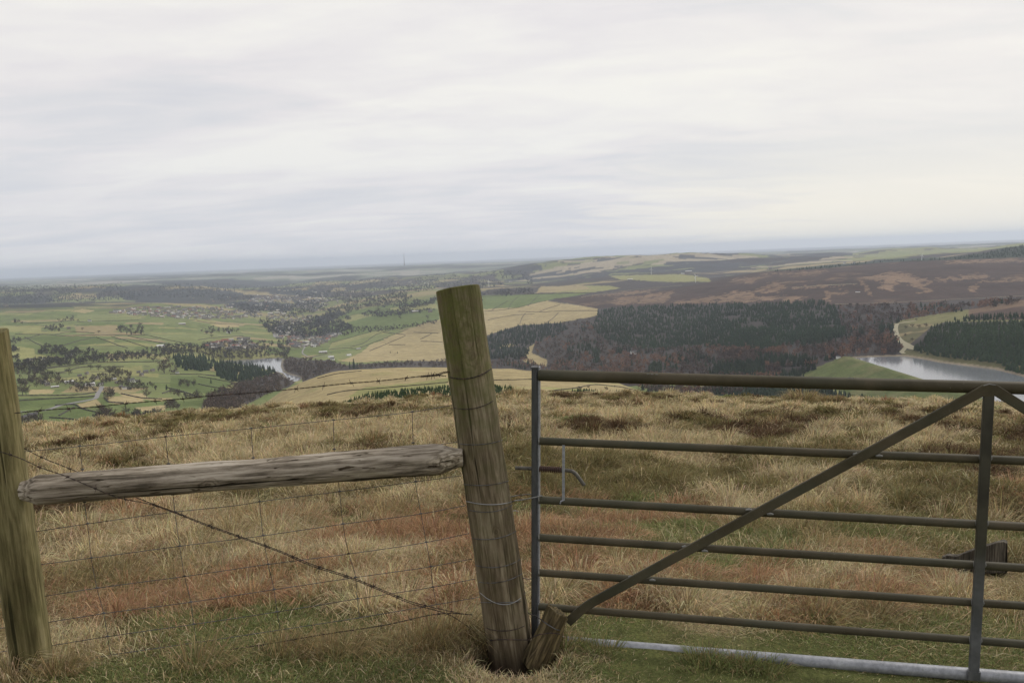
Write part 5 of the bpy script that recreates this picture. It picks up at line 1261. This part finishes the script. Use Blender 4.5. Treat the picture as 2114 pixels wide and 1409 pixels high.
protos = {'b1': tree_proto(1), 'b2': tree_proto(2, tint=(.066, .058, .044)), 'b3': tree_proto(5, tint=(.10, .070, .055)), 'c': tree_proto(9, True)}
used_p = set()
def place(root, p, rz, sc):
    root.location = tuple(p); root.rotation_euler = (0, 0, rz); root.scale = (sc, sc, sc)
def pt(f, x, y): return f(x, y)
# (kind, photo point of the foot, height in photo px, words)
TR = [('b2',z1(503,897),15,'round dark lone bare tree'),('b2',z1(660,855),11,'small round bare tree on the field edge'),('b2',z1(718,862),12,'small round bare tree on the field edge'),('b1',z1(800,900),20,'tall spreading bare tree'),('b2',z1(845,915),22,'tall dark bare tree'),
 ('b1',z1(1115,800),13,'small airy bare tree on the pale bank'),('b3',z1(1195,880),28,'big pyramid-shaped bare tree'),('b2',z1(1225,800),14,'round bare tree'),('b2',z1(600,982),12,'dark bushy tree'),('b2',z1(265,985),11,'dark bushy tree'),('b3',z1(120,1042),17,'slim pale bare tree'),('b3',z1(165,1042),22,'tall pale bare tree'),('b3',z1(190,1042),19,'pale bare tree'),
 ('c',z1(1535,956),10,'small dark rounded evergreen'),('c',z1(1213,1003),12,'small pointed evergreen at the hedge end'),('b2',z1(1320,965),12,'dark bushy tree'),('b2',z1(1370,975),14,'dark bushy tree'),('b2',z1(1412,978),12,'dark bushy tree'),('b3',z1(1068,1062),18,'dark thin tree between the tan fields'),('b3',z1(760,1235),34,'big brown bare tree'),('b1',z1(725,1238),26,'big brown bare tree'),('b3',z1(812,1232),24,'bare brown tree'),
 ('b1',z1(1435,1052),16,'thin bare tree by the hedge'),('b1',z1(1590,1035),12,'low rounded bare tree'),('b1',z1(920,1190),20,'bare tree in the dark row'),('b1',z1(990,1195),18,'bare tree in the dark row'),('b1',z1(1150,1190),18,'bare tree in the dark row'),('b3',z1(1240,1130),16,'brown bare tree'),('b1',z1(350,905),13,'bare tree'),('b2',z1(385,905),12,'bare tree'),('b2',z1(240,885),18,'bare tree'),('b1',z1(160,880),18,'bare tree'),
 ('b3',z1(800,1048),18,'round brownish tree beside the road'),('b3',z1(780,1090),14,'bare tree beside the road bend'),('b2',z1(1110,985),10,'low dark tree'),('b2',z1(1040,980),10,'low dark tree'),('b1',z1(1540,620),7,'small tree in the long green field'),('b2',z1(600,570),6,'small dark tree between the walls'),('b1',z1(720,590),6,'small tree'),('b2',z1(880,560),9,'dark tree'),('b2',z1(1020,548),10,'dark tree'),
 ('c',z2(1135,918),15,'pointed dark conifer'),('c',z2(1165,918),21,'tallest pointed dark conifer'),('c',z2(1190,918),14,'pointed dark conifer'),('b2',z2(675,830),13,'dark round tree beside the water tower'),('c',z2(1430,805),5,'tiny bush in the tan pasture'),('c',z2(1482,808),5,'tiny bush in the tan pasture'),('b2',z2(1340,520),14,'dark leaning tree on the skyline of the slope'),('b2',z2(1500,560),8,'small tree'),('b2',z2(1700,560),10,'dark tree below the post top'),
 ('b2',z3(790,1128),14,'bare little tree'),('b1',z3(855,1100),8,'low rounded bush'),('b1',z3(990,1120),12,'rounded grey bush'),('b2',z3(1055,1090),4,'tiny dark bush'),('b2',z3(565,1135),5,'olive bush right of the stile'),('c',z3(1335,975),14,'dark conifer over the brown woods'),('c',z3(1370,975),18,'dark conifer over the brown woods'),('c',z3(1310,972),13,'dark conifer over the brown woods'),
 ('b1',z4(1255,700),7,'scrub tree inside the loop of track'),('b1',z4(1300,690),8,'scrub tree inside the loop of track'),('b2',z4(1350,700),9,'scrub tree inside the loop of track'),('b2',z4(1400,690),9,'scrub tree inside the loop of track'),('b1',z4(1250,755),7,'scrub tree inside the loop of track'),('b1',z4(1300,790),8,'scrub tree inside the loop of track'),('b2',z4(1190,665),6,'scrub tree by the track'),('b2',z4(1330,640),5,'scrub tree by the track')]
for (kd, (u_, v_), hp, words) in TR:
    p, ok = lift([u_], [v_]); 
    if not ok[0]: continue
    r_ = float(np.hypot(p[0][0], p[0][1])); sc_ = hp / F * r_ / 11.0
    root = protos[kd] if kd not in used_p else copy_tree(protos[kd]); used_p.add(kd)
    place(root, p[0], random.uniform(0, 6.28), sc_); root['_u'] = u_
    uniq(root, words, where(u_, v_), 'tree', 'single trees standing in the valleys')

# ---- dry stone walls and hedges between the fields
m_wall = mat('field_wall', rough=.95); k = N(m_wall); k.base(k.ramp(k.noise(k.pos(), .4, 3), [(.35, (.050, .046, .038)), (.65, (.105, .095, .075))]))
m_pale = mat('pale_wall', (.32, .28, .20), .95)
WALLS = [('1',[(110,600),(330,600),(460,610),(680,605),(1050,605)]),('1',[(180,620),(330,685),(450,690)]),('1',[(430,690),(560,650),(690,620)]),('1',[(700,620),(800,655),(850,675),(930,700)]),('1',[(810,615),(900,640),(980,665),(1060,690)]),
 ('1',[(930,610),(1060,640),(1180,665),(1240,672)]),('1',[(1050,600),(1180,630),(1300,655),(1420,668)]),('1',[(160,520),(350,515),(520,500)]),('1',[(560,510),(700,505),(860,500),(1010,495)]),('1',[(400,600),(520,580),(690,590)]),('1',[(330,850),(560,820),(800,800),(1050,800),(1240,790)]),
 ('1',[(430,880),(640,835),(900,835)]),('1',[(100,1045),(350,1045),(560,1040),(700,1020)]),('1',[(100,1085),(250,1075),(420,1065),(690,1050)]),('1',[(400,1115),(540,1110),(600,1140),(700,1165)]),('1',[(430,1190),(540,1130)]),('1',[(360,1205),(500,1215),(680,1240)]),
 ('1',[(760,1060),(790,1090),(900,1100)]),('1',[(880,1030),(1060,1065),(1180,1070)]),('1',[(1210,985),(1330,1015),(1420,1045)]),('1',[(1440,905),(1560,925),(1740,960)]),('1',[(1240,890),(1440,890),(1560,900)]),('1',[(1180,1030),(1250,1010),(1380,1030)]),('1',[(1440,960),(1560,985),(1700,1000)]),
 ('1',[(1430,500),(1560,520),(1740,530)]),('1',[(150,640),(300,600)]),('1',[(1440,640),(1600,620),(1770,610)]),
 ('2',[(850,665),(1000,610),(1060,590)]),('2',[(1040,590),(1150,530),(1330,500),(1430,480)]),('2',[(1100,500),(1250,470),(1430,455)]),('2',[(1000,730),(1150,690),(1340,640),(1540,620),(1780,560)]),('2',[(1140,760),(1220,740),(1340,665),(1430,640)]),('2',[(1200,770),(1330,720),(1480,660),(1560,630)]),
 ('2',[(1280,790),(1400,740),(1540,680)]),('2',[(1380,655),(1540,672)]),('2',[(1600,655),(1780,662)]),('2',[(1650,705),(1730,665)]),('2',[(1650,720),(1810,725)]),('2',[(980,780),(1100,770),(1210,775)]),('2',[(780,855),(900,825),(980,810)]),('2',[(1420,745),(1540,745)]),
 ('2',[(900,990),(1050,955),(1220,935)]),('2',[(970,1110),(1100,1082),(1300,1067),(1500,1050),(1700,1032),(1850,1020)]),
 ('3',[(-30,505),(60,520),(200,510),(330,490),(440,460),(540,440)]),('3',[(330,520),(480,525),(700,515),(920,515)]),('3',[(480,525),(560,495),(640,470)]),('3',[(100,585),(250,555),(330,545),(450,540)]),('3',[(340,612),(355,570),(380,535)]),('3',[(550,600),(590,570),(630,530)]),
 ('P',[(550,440),(640,460),(750,470),(900,495)]),('3',[(20,412),(250,400),(460,390),(700,385),(880,380)]),('3',[(130,510),(200,470),(250,440)]),('3',[(250,500),(290,440),(330,410)]),('3',[(400,480),(440,440),(480,400)]),('3',[(140,1037),(300,1035),(420,1032),(700,1040)]),('3',[(560,1120),(760,1097),(900,1072),(1100,1090),(1310,1140)]),('P',[(800,412),(1000,382),(1250,352),(1560,325)])]
for cde, pts in WALLS:
    f_ = {'1': z1, '2': z2, '3': z3, 'P': z3}[cde]; px = conv(f_, pts); s = smooth(px, 46); p, ok = lift(s[:, 0], s[:, 1]); p = p[ok]
    if len(p) < 6: continue
    rm = float(np.hypot(p[:, 0], p[:, 1]).mean())
    hh = .7 if rm < 1100 else 1.7; ww_ = .6 if rm < 1100 else 1.8
    d = np.gradient(p[:, :2], axis=0); d /= np.linalg.norm(d, axis=1)[:, None] + 1e-9; n_ = np.stack([-d[:, 1], d[:, 0]], 1)
    V = []; m = len(p)
    for j in range(m):
        hj = hh * random.uniform(.75, 1.15)
        for (o_, z_) in ((-.5, -1.0), (-.36, hj), (.36, hj), (.5, -1.0)):
            xy = p[j, :2] + n_[j] * ww_ * o_; zz_ = hfar(xy[0:1], xy[1:2])[0]; V.append((xy[0], xy[1], zz_ + z_))
    f = [(j*4+q, j*4+q+1, (j+1)*4+q+1, (j+1)*4+q) for j in range(m-1) for q in range(3)] + [(0, 1, 2, 3), ((m-1)*4+3, (m-1)*4+2, (m-1)*4+1, (m-1)*4)]
    o = MB().add(V, f).build('field_wall', m_pale if cde == 'P' else m_wall, org=V[m // 2 * 4]); mu, mv = s[len(s) // 2]; o['_u'] = float(mu)
    dxp = s[-1][0] - s[0][0]; dyp = s[-1][1] - s[0][1]; Lp = abs(dxp)
    words = ('long ' if Lp > 150 else 'short ' if Lp < 32 else '') + ('pale stony track-side wall' if cde == 'P' else 'dark field wall') + (' climbing to the right' if dyp < -8 else ' falling to the right' if dyp > 8 else ' running level')
    uniq(o, words, where(float(mu), float(mv)), 'field wall', 'drystone walls and hedges dividing the far fields'); o['kind'] = 'thing'

# ---- houses
m_stone = mat('house_stone', rough=.9); k = N(m_stone); k.base(k.ramp(k.noise(k.pos(), .5, 3), [(.3, (.22, .195, .16)), (.7, (.34, .30, .25))]))
m_white = mat('white_render', (.78, .77, .74), .8); m_slate = mat('slate_roof', (.105, .10, .105), .8); m_lite = mat('pale_sheet_roof', (.62, .61, .60), .6); m_red = mat('red_tile_roof', (.26, .10, .07), .85); m_win = mat('dark_window', (.02, .022, .025), .2)
def house_parts(L_, Wd, H, Rf, wm, rm_, single=False, chim=True):
    root = None
    w_ = MB(); x, y = L_ / 2, Wd / 2
    w_.add([(-x,-y,-2),(x,-y,-2),(x,y,-2),(-x,y,-2),(-x,-y,H),(x,-y,H),(x,y,H),(-x,y,H),(-x,0,H+Rf),(x,0,H+Rf)], [(0,1,5,4),(2,3,7,6),(1,2,6,9,5),(3,0,4,8,7)])
    rf = MB(); o = .4; t = .25; e = Rf / y * o
    for sg in (-1, 1):
        a = [(-x-o, sg*(y+o), H-e), (x+o, sg*(y+o), H-e), (x+o, 0, H+Rf), (-x-o, 0, H+Rf)]; b = [(p[0], p[1], p[2]+t) for p in a]
        q = [(0,1,2,3),(4,7,6,5),(0,4,5,1),(1,5,6,2),(3,2,6,7),(0,3,7,4)]
        rf.add(a + b, q)
    if single:
        m_ = MB(); m_.v = list(w_.v); m_.f = list(w_.f); m_.mi = [0] * len(w_.f); m_.add(rf.v, rf.f, 1); return m_.build('house', [wm, rm_])
    root = empty('house'); w_.build('wall', wm, root); r2 = rf.build('roof', rm_, root)
    if chim: MB().box((x*.7, 0, H+Rf+.5), (.9, .7, 1.6)).build('chimney', m_stone, r2)
    for xx in (-x*.6, 0, x*.6):
        for sg in (-1, 1): MB().box((xx, sg*(y+.01), H*.55), (1.4, .12, 1.4)).build('window', m_win, root)
    return root
hp_ = {}
def hproto(key):
    if key in hp_: return copy_tree(hp_[key])
    L_, Wd, H, Rf, wm, rm_, ch = {'stone': (12,8,5.5,2.6,m_stone,m_slate,True), 'white': (13,8,5.5,2.6,m_white,m_slate,True), 'barn': (24,11,5,2.6,m_white,m_lite,False), 'shed': (22,10,4,1.6,m_stone,m_lite,False), 'red': (20,9,5,2.8,m_stone,m_red,True)}[key]
    r_ = house_parts(L_, Wd, H, Rf, wm, rm_, chim=ch); hp_[key] = r_; return r_
HS = [('barn',z1(652,972),17,.25,'bright white farmhouse with a pale roof'),('barn',z1(505,952),15,-.1,'long pale barn'),('white',z1(955,945),12,.1,'white-walled house'),('white',z1(988,945),6,.6,'small white outhouse'),('stone',z1(632,890),8,1.2,'grey stone house'),('shed',z1(820,930),12,.1,'stone shed with pale roof'),
 ('stone',z1(345,972),9,.4,'grey stone house'),('shed',z1(400,985),11,.1,'low pale-roofed shed'),('stone',z1(318,955),9,-.5,'grey stone house'),('white',z1(735,968),5,.3,'tiny white cottage'),('stone',z1(700,925),8,.9,'grey stone house'),('stone',z1(580,905),7,.2,'grey stone house'),('stone',z1(560,968),6,.2,'grey stone house'),
 ('stone',z1(1060,880),9,.3,'pale stone house'),('stone',z1(1030,900),8,1.0,'pale stone house'),('stone',z1(1010,880),7,-.3,'pale stone house'),('stone',z1(1110,868),8,.7,'pale stone house'),('white',z1(1290,882),5,.2,'small white cottage'),('stone',z1(1262,872),6,.4,'grey stone house'),('stone',z1(880,985),7,.4,'grey stone house'),('white',z1(905,995),5,.2,'small white cottage'),('stone',z1(940,1000),8,0,'grey stone house'),('stone',z1(850,955),7,.8,'grey stone house'),
 ('barn',z1(1170,690),14,.05,'long white building'),('shed',z1(1325,528),12,0,'white long shed'),('white',z1(845,440),9,.2,'white house at the head of the field'),('white',z1(652,506),6,.2,'small white cottage alone in the field'),('white',z1(1663,590),8,.2,'white house'),('stone',z1(500,560),6,.2,'small farm building'),
 ('stone',z1(200,798),9,.5,'grey stone house'),('stone',z1(222,792),8,-.3,'grey stone house'),('white',z1(315,782),5,.2,'small white cottage'),('stone',z1(505,765),9,.2,'tall grey building at the wood edge'),('stone',z1(240,1205),15,.1,'pale low house'),('stone',z1(165,1222),13,.35,'pale low house'),('stone',z1(45,395),8,0,'white building on the ridge'),
 ('red',z1(1560,672),14,-.4,'red-roofed terrace'),('red',z1(1600,662),14,-.4,'red-roofed terrace'),('red',z1(1640,652),14,-.4,'red-roofed terrace'),('red',z1(1500,690),12,-.3,'red-roofed terrace'),
 ('barn',z2(998,838),11,.2,'white farm house'),('white',z2(1008,856),9,-.1,'white farm house'),('barn',z2(1127,824),10,.6,'white farm house on its own'),('shed',z2(940,805),16,.05,'long pale glasshouse-like shed'),('shed',z2(1198,778),9,.2,'pale shed on the slope'),('stone',z2(970,870),7,.2,'grey farm shed'),('stone',z2(940,872),6,.2,'grey farm shed'),('white',z2(880,760),8,1.3,'white gabled house'),('red',z2(900,752),10,.3,'red-roofed house'),
 ('white',z2(912,715),8,.2,'white house'),('stone',z2(760,762),9,.9,'pale house'),('stone',z2(745,768),8,.2,'pale house'),('stone',z2(775,705),7,.3,'pale house'),('stone',z2(750,710),8,.2,'pale house'),('white',z2(1064,670),8,.2,'white house on the slope'),('stone',z2(1010,680),7,.4,'pale house'),('stone',z2(960,700),8,.2,'pale house'),('white',z2(755,683),6,.2,'tiny white cottage'),
 ('shed',z2(1610,508),14,.1,'pale farm buildings'),('stone',z2(1720,510),9,.3,'pale farm house'),('white',z3(1196,840),13,.15,'pale pinkish house in the dark woods'),('shed',z3(1170,285),10,.1,'long pale farm building on the far plateau'),('white',z3(1565,238),6,.2,'white farmhouse on the far plateau'),('shed',z3(1610,226),12,.1,'long white farm shed on the far plateau'),('white',z3(270,300),6,.2,'white farmhouse'),
 ('white',z4(765,912),5,.2,'small white valve house on the dam'),('white',z4(810,225),5,.2,'white farmhouse on the far green hill'),('white',z4(880,225),5,.2,'white farmhouse on the far green hill'),('shed',z4(905,438),8,.1,'pale shooting hut on the heather'),('stone',z4(270,268),7,.2,'pale farm on the green hill')]
for (kd, (u_, v_), wp, rz, words) in HS:
    p, ok = lift([u_], [v_]); 
    if not ok[0]: continue
    r_ = float(np.hypot(p[0][0], p[0][1])); base = {'stone': 13, 'white': 14, 'barn': 24, 'shed': 22, 'red': 20}[kd]
    root = hproto(kd); a_ = math.atan2(p[0][0], p[0][1]); place(root, p[0], -a_ + rz, min(max(wp / F * r_ / base, .55), 2.2)); root['_u'] = u_
    skip = {'bright white farmhouse with a pale roof': 'the bright white farmhouse', 'long pale barn': 'the long pale barn', 'pale pinkish house in the dark woods': 'the lone woodland house', 'white-walled house': 'the white-walled house', 'long white building': 'the pale valley building'}.get(words)
    uniq(root, words, where(u_, v_, skip), 'house', 'houses and farms in the valleys')

TOWN = [('crowded hillside town under the left ridge', [conv(z1, [(800,445),(960,410),(1250,398),(1640,400),(1900,440),(1900,472),(1640,492),(1400,492),(1080,472)])], 80),
 ('valley town around the straight street', [conv(z2, [(560,640),(650,600),(720,640),(850,690),(1000,660),(1060,680),(900,760),(740,770),(620,700)]), conv(z2, [(370,412),(600,390),(740,400),(900,402),(1010,422),(950,480),(880,520),(640,450),(400,432)])], 85),
 ('distant settlement on the dusky slopes', [conv(z1, [(1780,330),(2114,310),(2114,360),(1850,355)]), conv(z2, [(1450,290),(1800,280),(1800,312),(1450,322)]), conv(z2, [(500,480),(850,540),(860,600),(700,600),(560,590)]), conv(z1, [(1480,665),(1830,625),(1870,700),(1700,722),(1500,702)])], 60)]
m_cream = mat('cream_render', (.50, .48, .44), .85)
tp_ = [house_parts(13, 8, 6, 2.6, m_stone, m_slate, True), house_parts(26, 9, 6, 2.6, m_stone, m_slate, True), house_parts(12, 8, 6, 2.6, m_cream, m_slate, True), house_parts(18, 10, 5, 2.2, m_stone, m_cream, True), house_parts(16, 9, 5.5, 2.4, m_stone, m_red, True)]
firstp = [True] * 5
for words, polys, cnt in TOWN:
    got = np.zeros((0, 3)); 
    areas = [abs(sum(a[0]*b[1]-b[0]*a[1] for a, b in zip(p, p[1:] + p[:1]))) / 2 for p in polys]
    for pl, ar in zip(polys, areas):
        q = sample([pl], 3.0 * cnt / sum(areas), shift=0, rlo=1500, rhi=9000); got = np.concatenate([got, q[RNG.permutation(len(q))][:int(round(cnt * ar / sum(areas)))]])
    for p in got:
        ki = random.choices(range(5), [6, 5, 2, 3, 1])[0]; o = tp_[ki] if firstp[ki] else tp_[ki].copy()
        if not firstp[ki]: COL.objects.link(o)
        firstp[ki] = False
        sc_ = random.uniform(.75, 1.2) * (1.0 if np.hypot(p[0], p[1]) < 4500 else 1.3); place(o, p, -math.atan2(p[0], p[1]) + random.gauss(0, .5), sc_)
        nm_ = ['small stone house with a slate roof', 'stone terrace with a slate roof', 'white-walled house', 'pale-roofed building', 'red-roofed house'][ki]
        tag(o, nm_ + ' in the ' + words, 'house', nm_ + ' in the ' + words)

# ---- wind turbines, television mast, mill chimney, water tower in the far reservoir
m_turb = mat('white_turbine', (.80, .80, .78), .5); m_conc = mat('mast_concrete', (.12, .12, .13), .9); m_brick = mat('chimney_brick', (.09, .07, .06), .9)
def turbine(sd_):
    root = empty('wind_turbine')
    MB().tube([(0,0,-2),(0,0,20),(0,0,40)], [1.6,1.2,.8], 14).build('tower', m_turb, root)
    nb = MB().box((0,-1,41), (2.2,5.5,2.4)).build('nacelle', m_turb, root)
    for k_ in range(3):
        a_ = sd_ + k_ * 2 * math.pi / 3; d_ = (math.cos(a_), 0, math.sin(a_)); s_ = (-d_[2], 0, d_[0])
        V = [];
        for (t, w_) in ((1,.6),(4,1.3),(12,.8),(19,.25)):
            for yy in (-.12, .12):
                for sg in (-1, 1): V.append((d_[0]*t+s_[0]*w_*sg, -4+yy, 41+d_[2]*t+s_[2]*w_*sg))
        f = []
        for j in range(3):
            a0 = j*4; b0 = a0+4; f += [(a0,a0+1,b0+1,b0),(a0+2,b0+2,b0+3,a0+3),(a0,b0,b0+2,a0+2),(a0+1,a0+3,b0+3,b0+1)]
        f += [(0,2,3,1),(12,13,15,14)]
        MB().add(V, f).build('blade', m_turb, root)
    return root
tproto = None
for (u_, v_, top, sd_, words) in ((1436,583,568,.05,'white wind turbine with level blades above the heather edge'),(1344.5,566.5,554,1.5,'slim white wind turbine against the far blue ridge'),(1009.6,592,579,1.57,'white wind turbine just right of the leaning post'),(884.5,592,582,.8,'pale wind turbine left of the leaning post top'),(1903,537,527,1.2,'small white wind turbine on the moor skyline at the right')):
    p, ok = lift([u_], [v_]); root = turbine(sd_); r_ = float(np.hypot(p[0][0], p[0][1])); place(root, p[0], 0, (v_ - top) / F * r_ / 46.0)
    tag(root, words, 'wind turbine', 'small wind turbines on the far plateau')
a_, t_ = aztan(835., 549.); rM = 17800.; pM = np.array([rM * math.sin(a_), rM * math.cos(a_), 0]); pM[2] = hfar(pM[0:1], pM[1:2])[0] 
zt_ = EYE + rM * float(aztan(835., 520.5)[1]); Hm = zt_ - pM[2]
mast = empty('television_mast', tuple(pM)); tag(mast, 'tall tapering concrete television mast on the blue horizon', 'mast')
zs = np.linspace(0, 1, 14); MB().tube([(0, 0, -5 + z * (Hm * .83 + 5)) for z in zs], [13 * (1 - z) ** 1.6 + 4.2 for z in zs], 20).build('tower', m_conc, mast)
MB().tube([(0, 0, Hm * .83), (0, 0, Hm * .85)], [7.5, 7.5], 16).build('gallery', m_conc, mast)
MB().tube([(0, 0, Hm * .85), (0, 0, Hm * .93), (0, 0, Hm)], [3.6, 3.0, 1.2], 8).build('aerial', m_conc, mast)
p, _o = lift([618.6], [671.]); r_ = float(np.hypot(p[0][0], p[0][1])); hc = 14 / F * r_
ch_ = MB().tube([(0,0,-2),(0,0,hc*.95),(0,0,hc*.955),(0,0,hc)], [1.9,1.25,1.5,1.5], 14).build('mill_chimney', m_brick); ch_.location = tuple(p[0]); tag(ch_, 'tall dark mill chimney rising from the valley town', 'chimney')
tw_p = Q(574., 742., WL); r_ = float(np.hypot(tw_p[0], tw_p[1]))
vt = empty('valve_tower', tuple(tw_p)); tag(vt, 'dark stone valve tower standing in the far reservoir', 'tower')
MB().tube([(0,0,-5),(0,0,4.2)], [3.0,2.8], 10).build('wall', m_brick, vt); MB().tube([(0,0,4.2),(0,0,4.7),(0,0,7.4)], [3.6,3.4,.2], 10).build('roof', m_slate, vt)
# far masts of the plain: none; shed row glinting on the far right hill
for p_ in list(protos): 
    if p_ not in used_p:
        for c_ in list(protos[p_].children): bpy.data.objects.remove(c_)
        bpy.data.objects.remove(protos[p_])
# the rest of the town, past what one could count: one object
def many_houses(P_, name, label):
    V = []; F_ = []; mi = []; rs = random.Random(4)
    for p in P_:
        L_, Wd, H, Rf = rs.uniform(9, 20), rs.uniform(7, 9), rs.uniform(5, 6.5), 2.6; a = -math.atan2(p[0], p[1]) + rs.gauss(0, .5); ca2, sa2 = math.cos(a), math.sin(a); x, y = L_ / 2, Wd / 2
        q = [(-x,-y,-2),(x,-y,-2),(x,y,-2),(-x,y,-2),(-x,-y,H),(x,-y,H),(x,y,H),(-x,y,H),(-x,0,H+Rf),(x,0,H+Rf)]; o_ = len(V)
        V += [(p[0]+i*ca2-j*sa2, p[1]+i*sa2+j*ca2, p[2]+z_) for i, j, z_ in q]
        ri = rs.choice([1, 1, 1, 1, 1, 2, 3]); wi = rs.choice([0, 0, 0, 0, 4])
        for f, m_i in (((0,1,5,4),wi),((2,3,7,6),wi),((1,2,6,9,5),wi),((3,0,4,8,7),wi),((4,5,9,8),ri),((6,7,8,9),ri)): F_.append(tuple(i + o_ for i in f)); mi.append(m_i)
    mb = MB(); mb.v = V; mb.f = F_; mb.mi = mi
    o = mb.build(name, [m_stone, m_slate, m_cream, m_red, m_cream]); tag(o, label, 'houses', kind='stuff')
qs = []
for (words, polys, cnt), k_ in zip(TOWN, (260, 230, 150)):
    q = sample(polys, .25, shift=0, rlo=1500, rhi=9500); qs.append(q[RNG.permutation(len(q))][:k_])
q = sample([conv(z1, [(1300,330),(2114,300),(2114,420),(1640,400)]), conv(z2, [(560,330),(1300,300),(1500,380),(1100,480),(700,420)])], .03, shift=0, rlo=3000, rhi=9000); qs.append(q[RNG.permutation(len(q))][:130])
many_houses(np.concatenate(qs), 'town_buildings', 'countless tiny pale buildings filling the towns of the far valley')
finish_labels()
for o in bpy.data.objects:
    if 'label' in o and len(o['label'].split()) > 16: print('LONG', o['label'])

# ---- the air: one closed box of even thin haze
hz = bpy.data.materials.new('haze'); hz.use_nodes = True; ht_ = hz.node_tree
ht_.nodes.remove(ht_.nodes['Principled BSDF']); pv = ht_.nodes.new('ShaderNodeVolumePrincipled')
pv.inputs['Color'].default_value = (.77, .855, 1.0, 1); pv.inputs['Density'].default_value = 5.4e-5; pv.inputs['Anisotropy'].default_value = 0.3
ht_.links.new(pv.outputs[0], ht_.nodes['Material Output'].inputs['Volume'])
zlo = float(ZG.min()) - 8; zhi = 165.0; B_ = 45500.0
hb_o = MB().box((0, 0, (zlo + zhi) / 2), (2 * B_, 2 * B_, zhi - zlo)).build('haze', hz); tag(hb_o, kind='stuff')
hb_o['label'] = 'thin pale blue haze over the far country'; hb_o['category'] = 'haze'
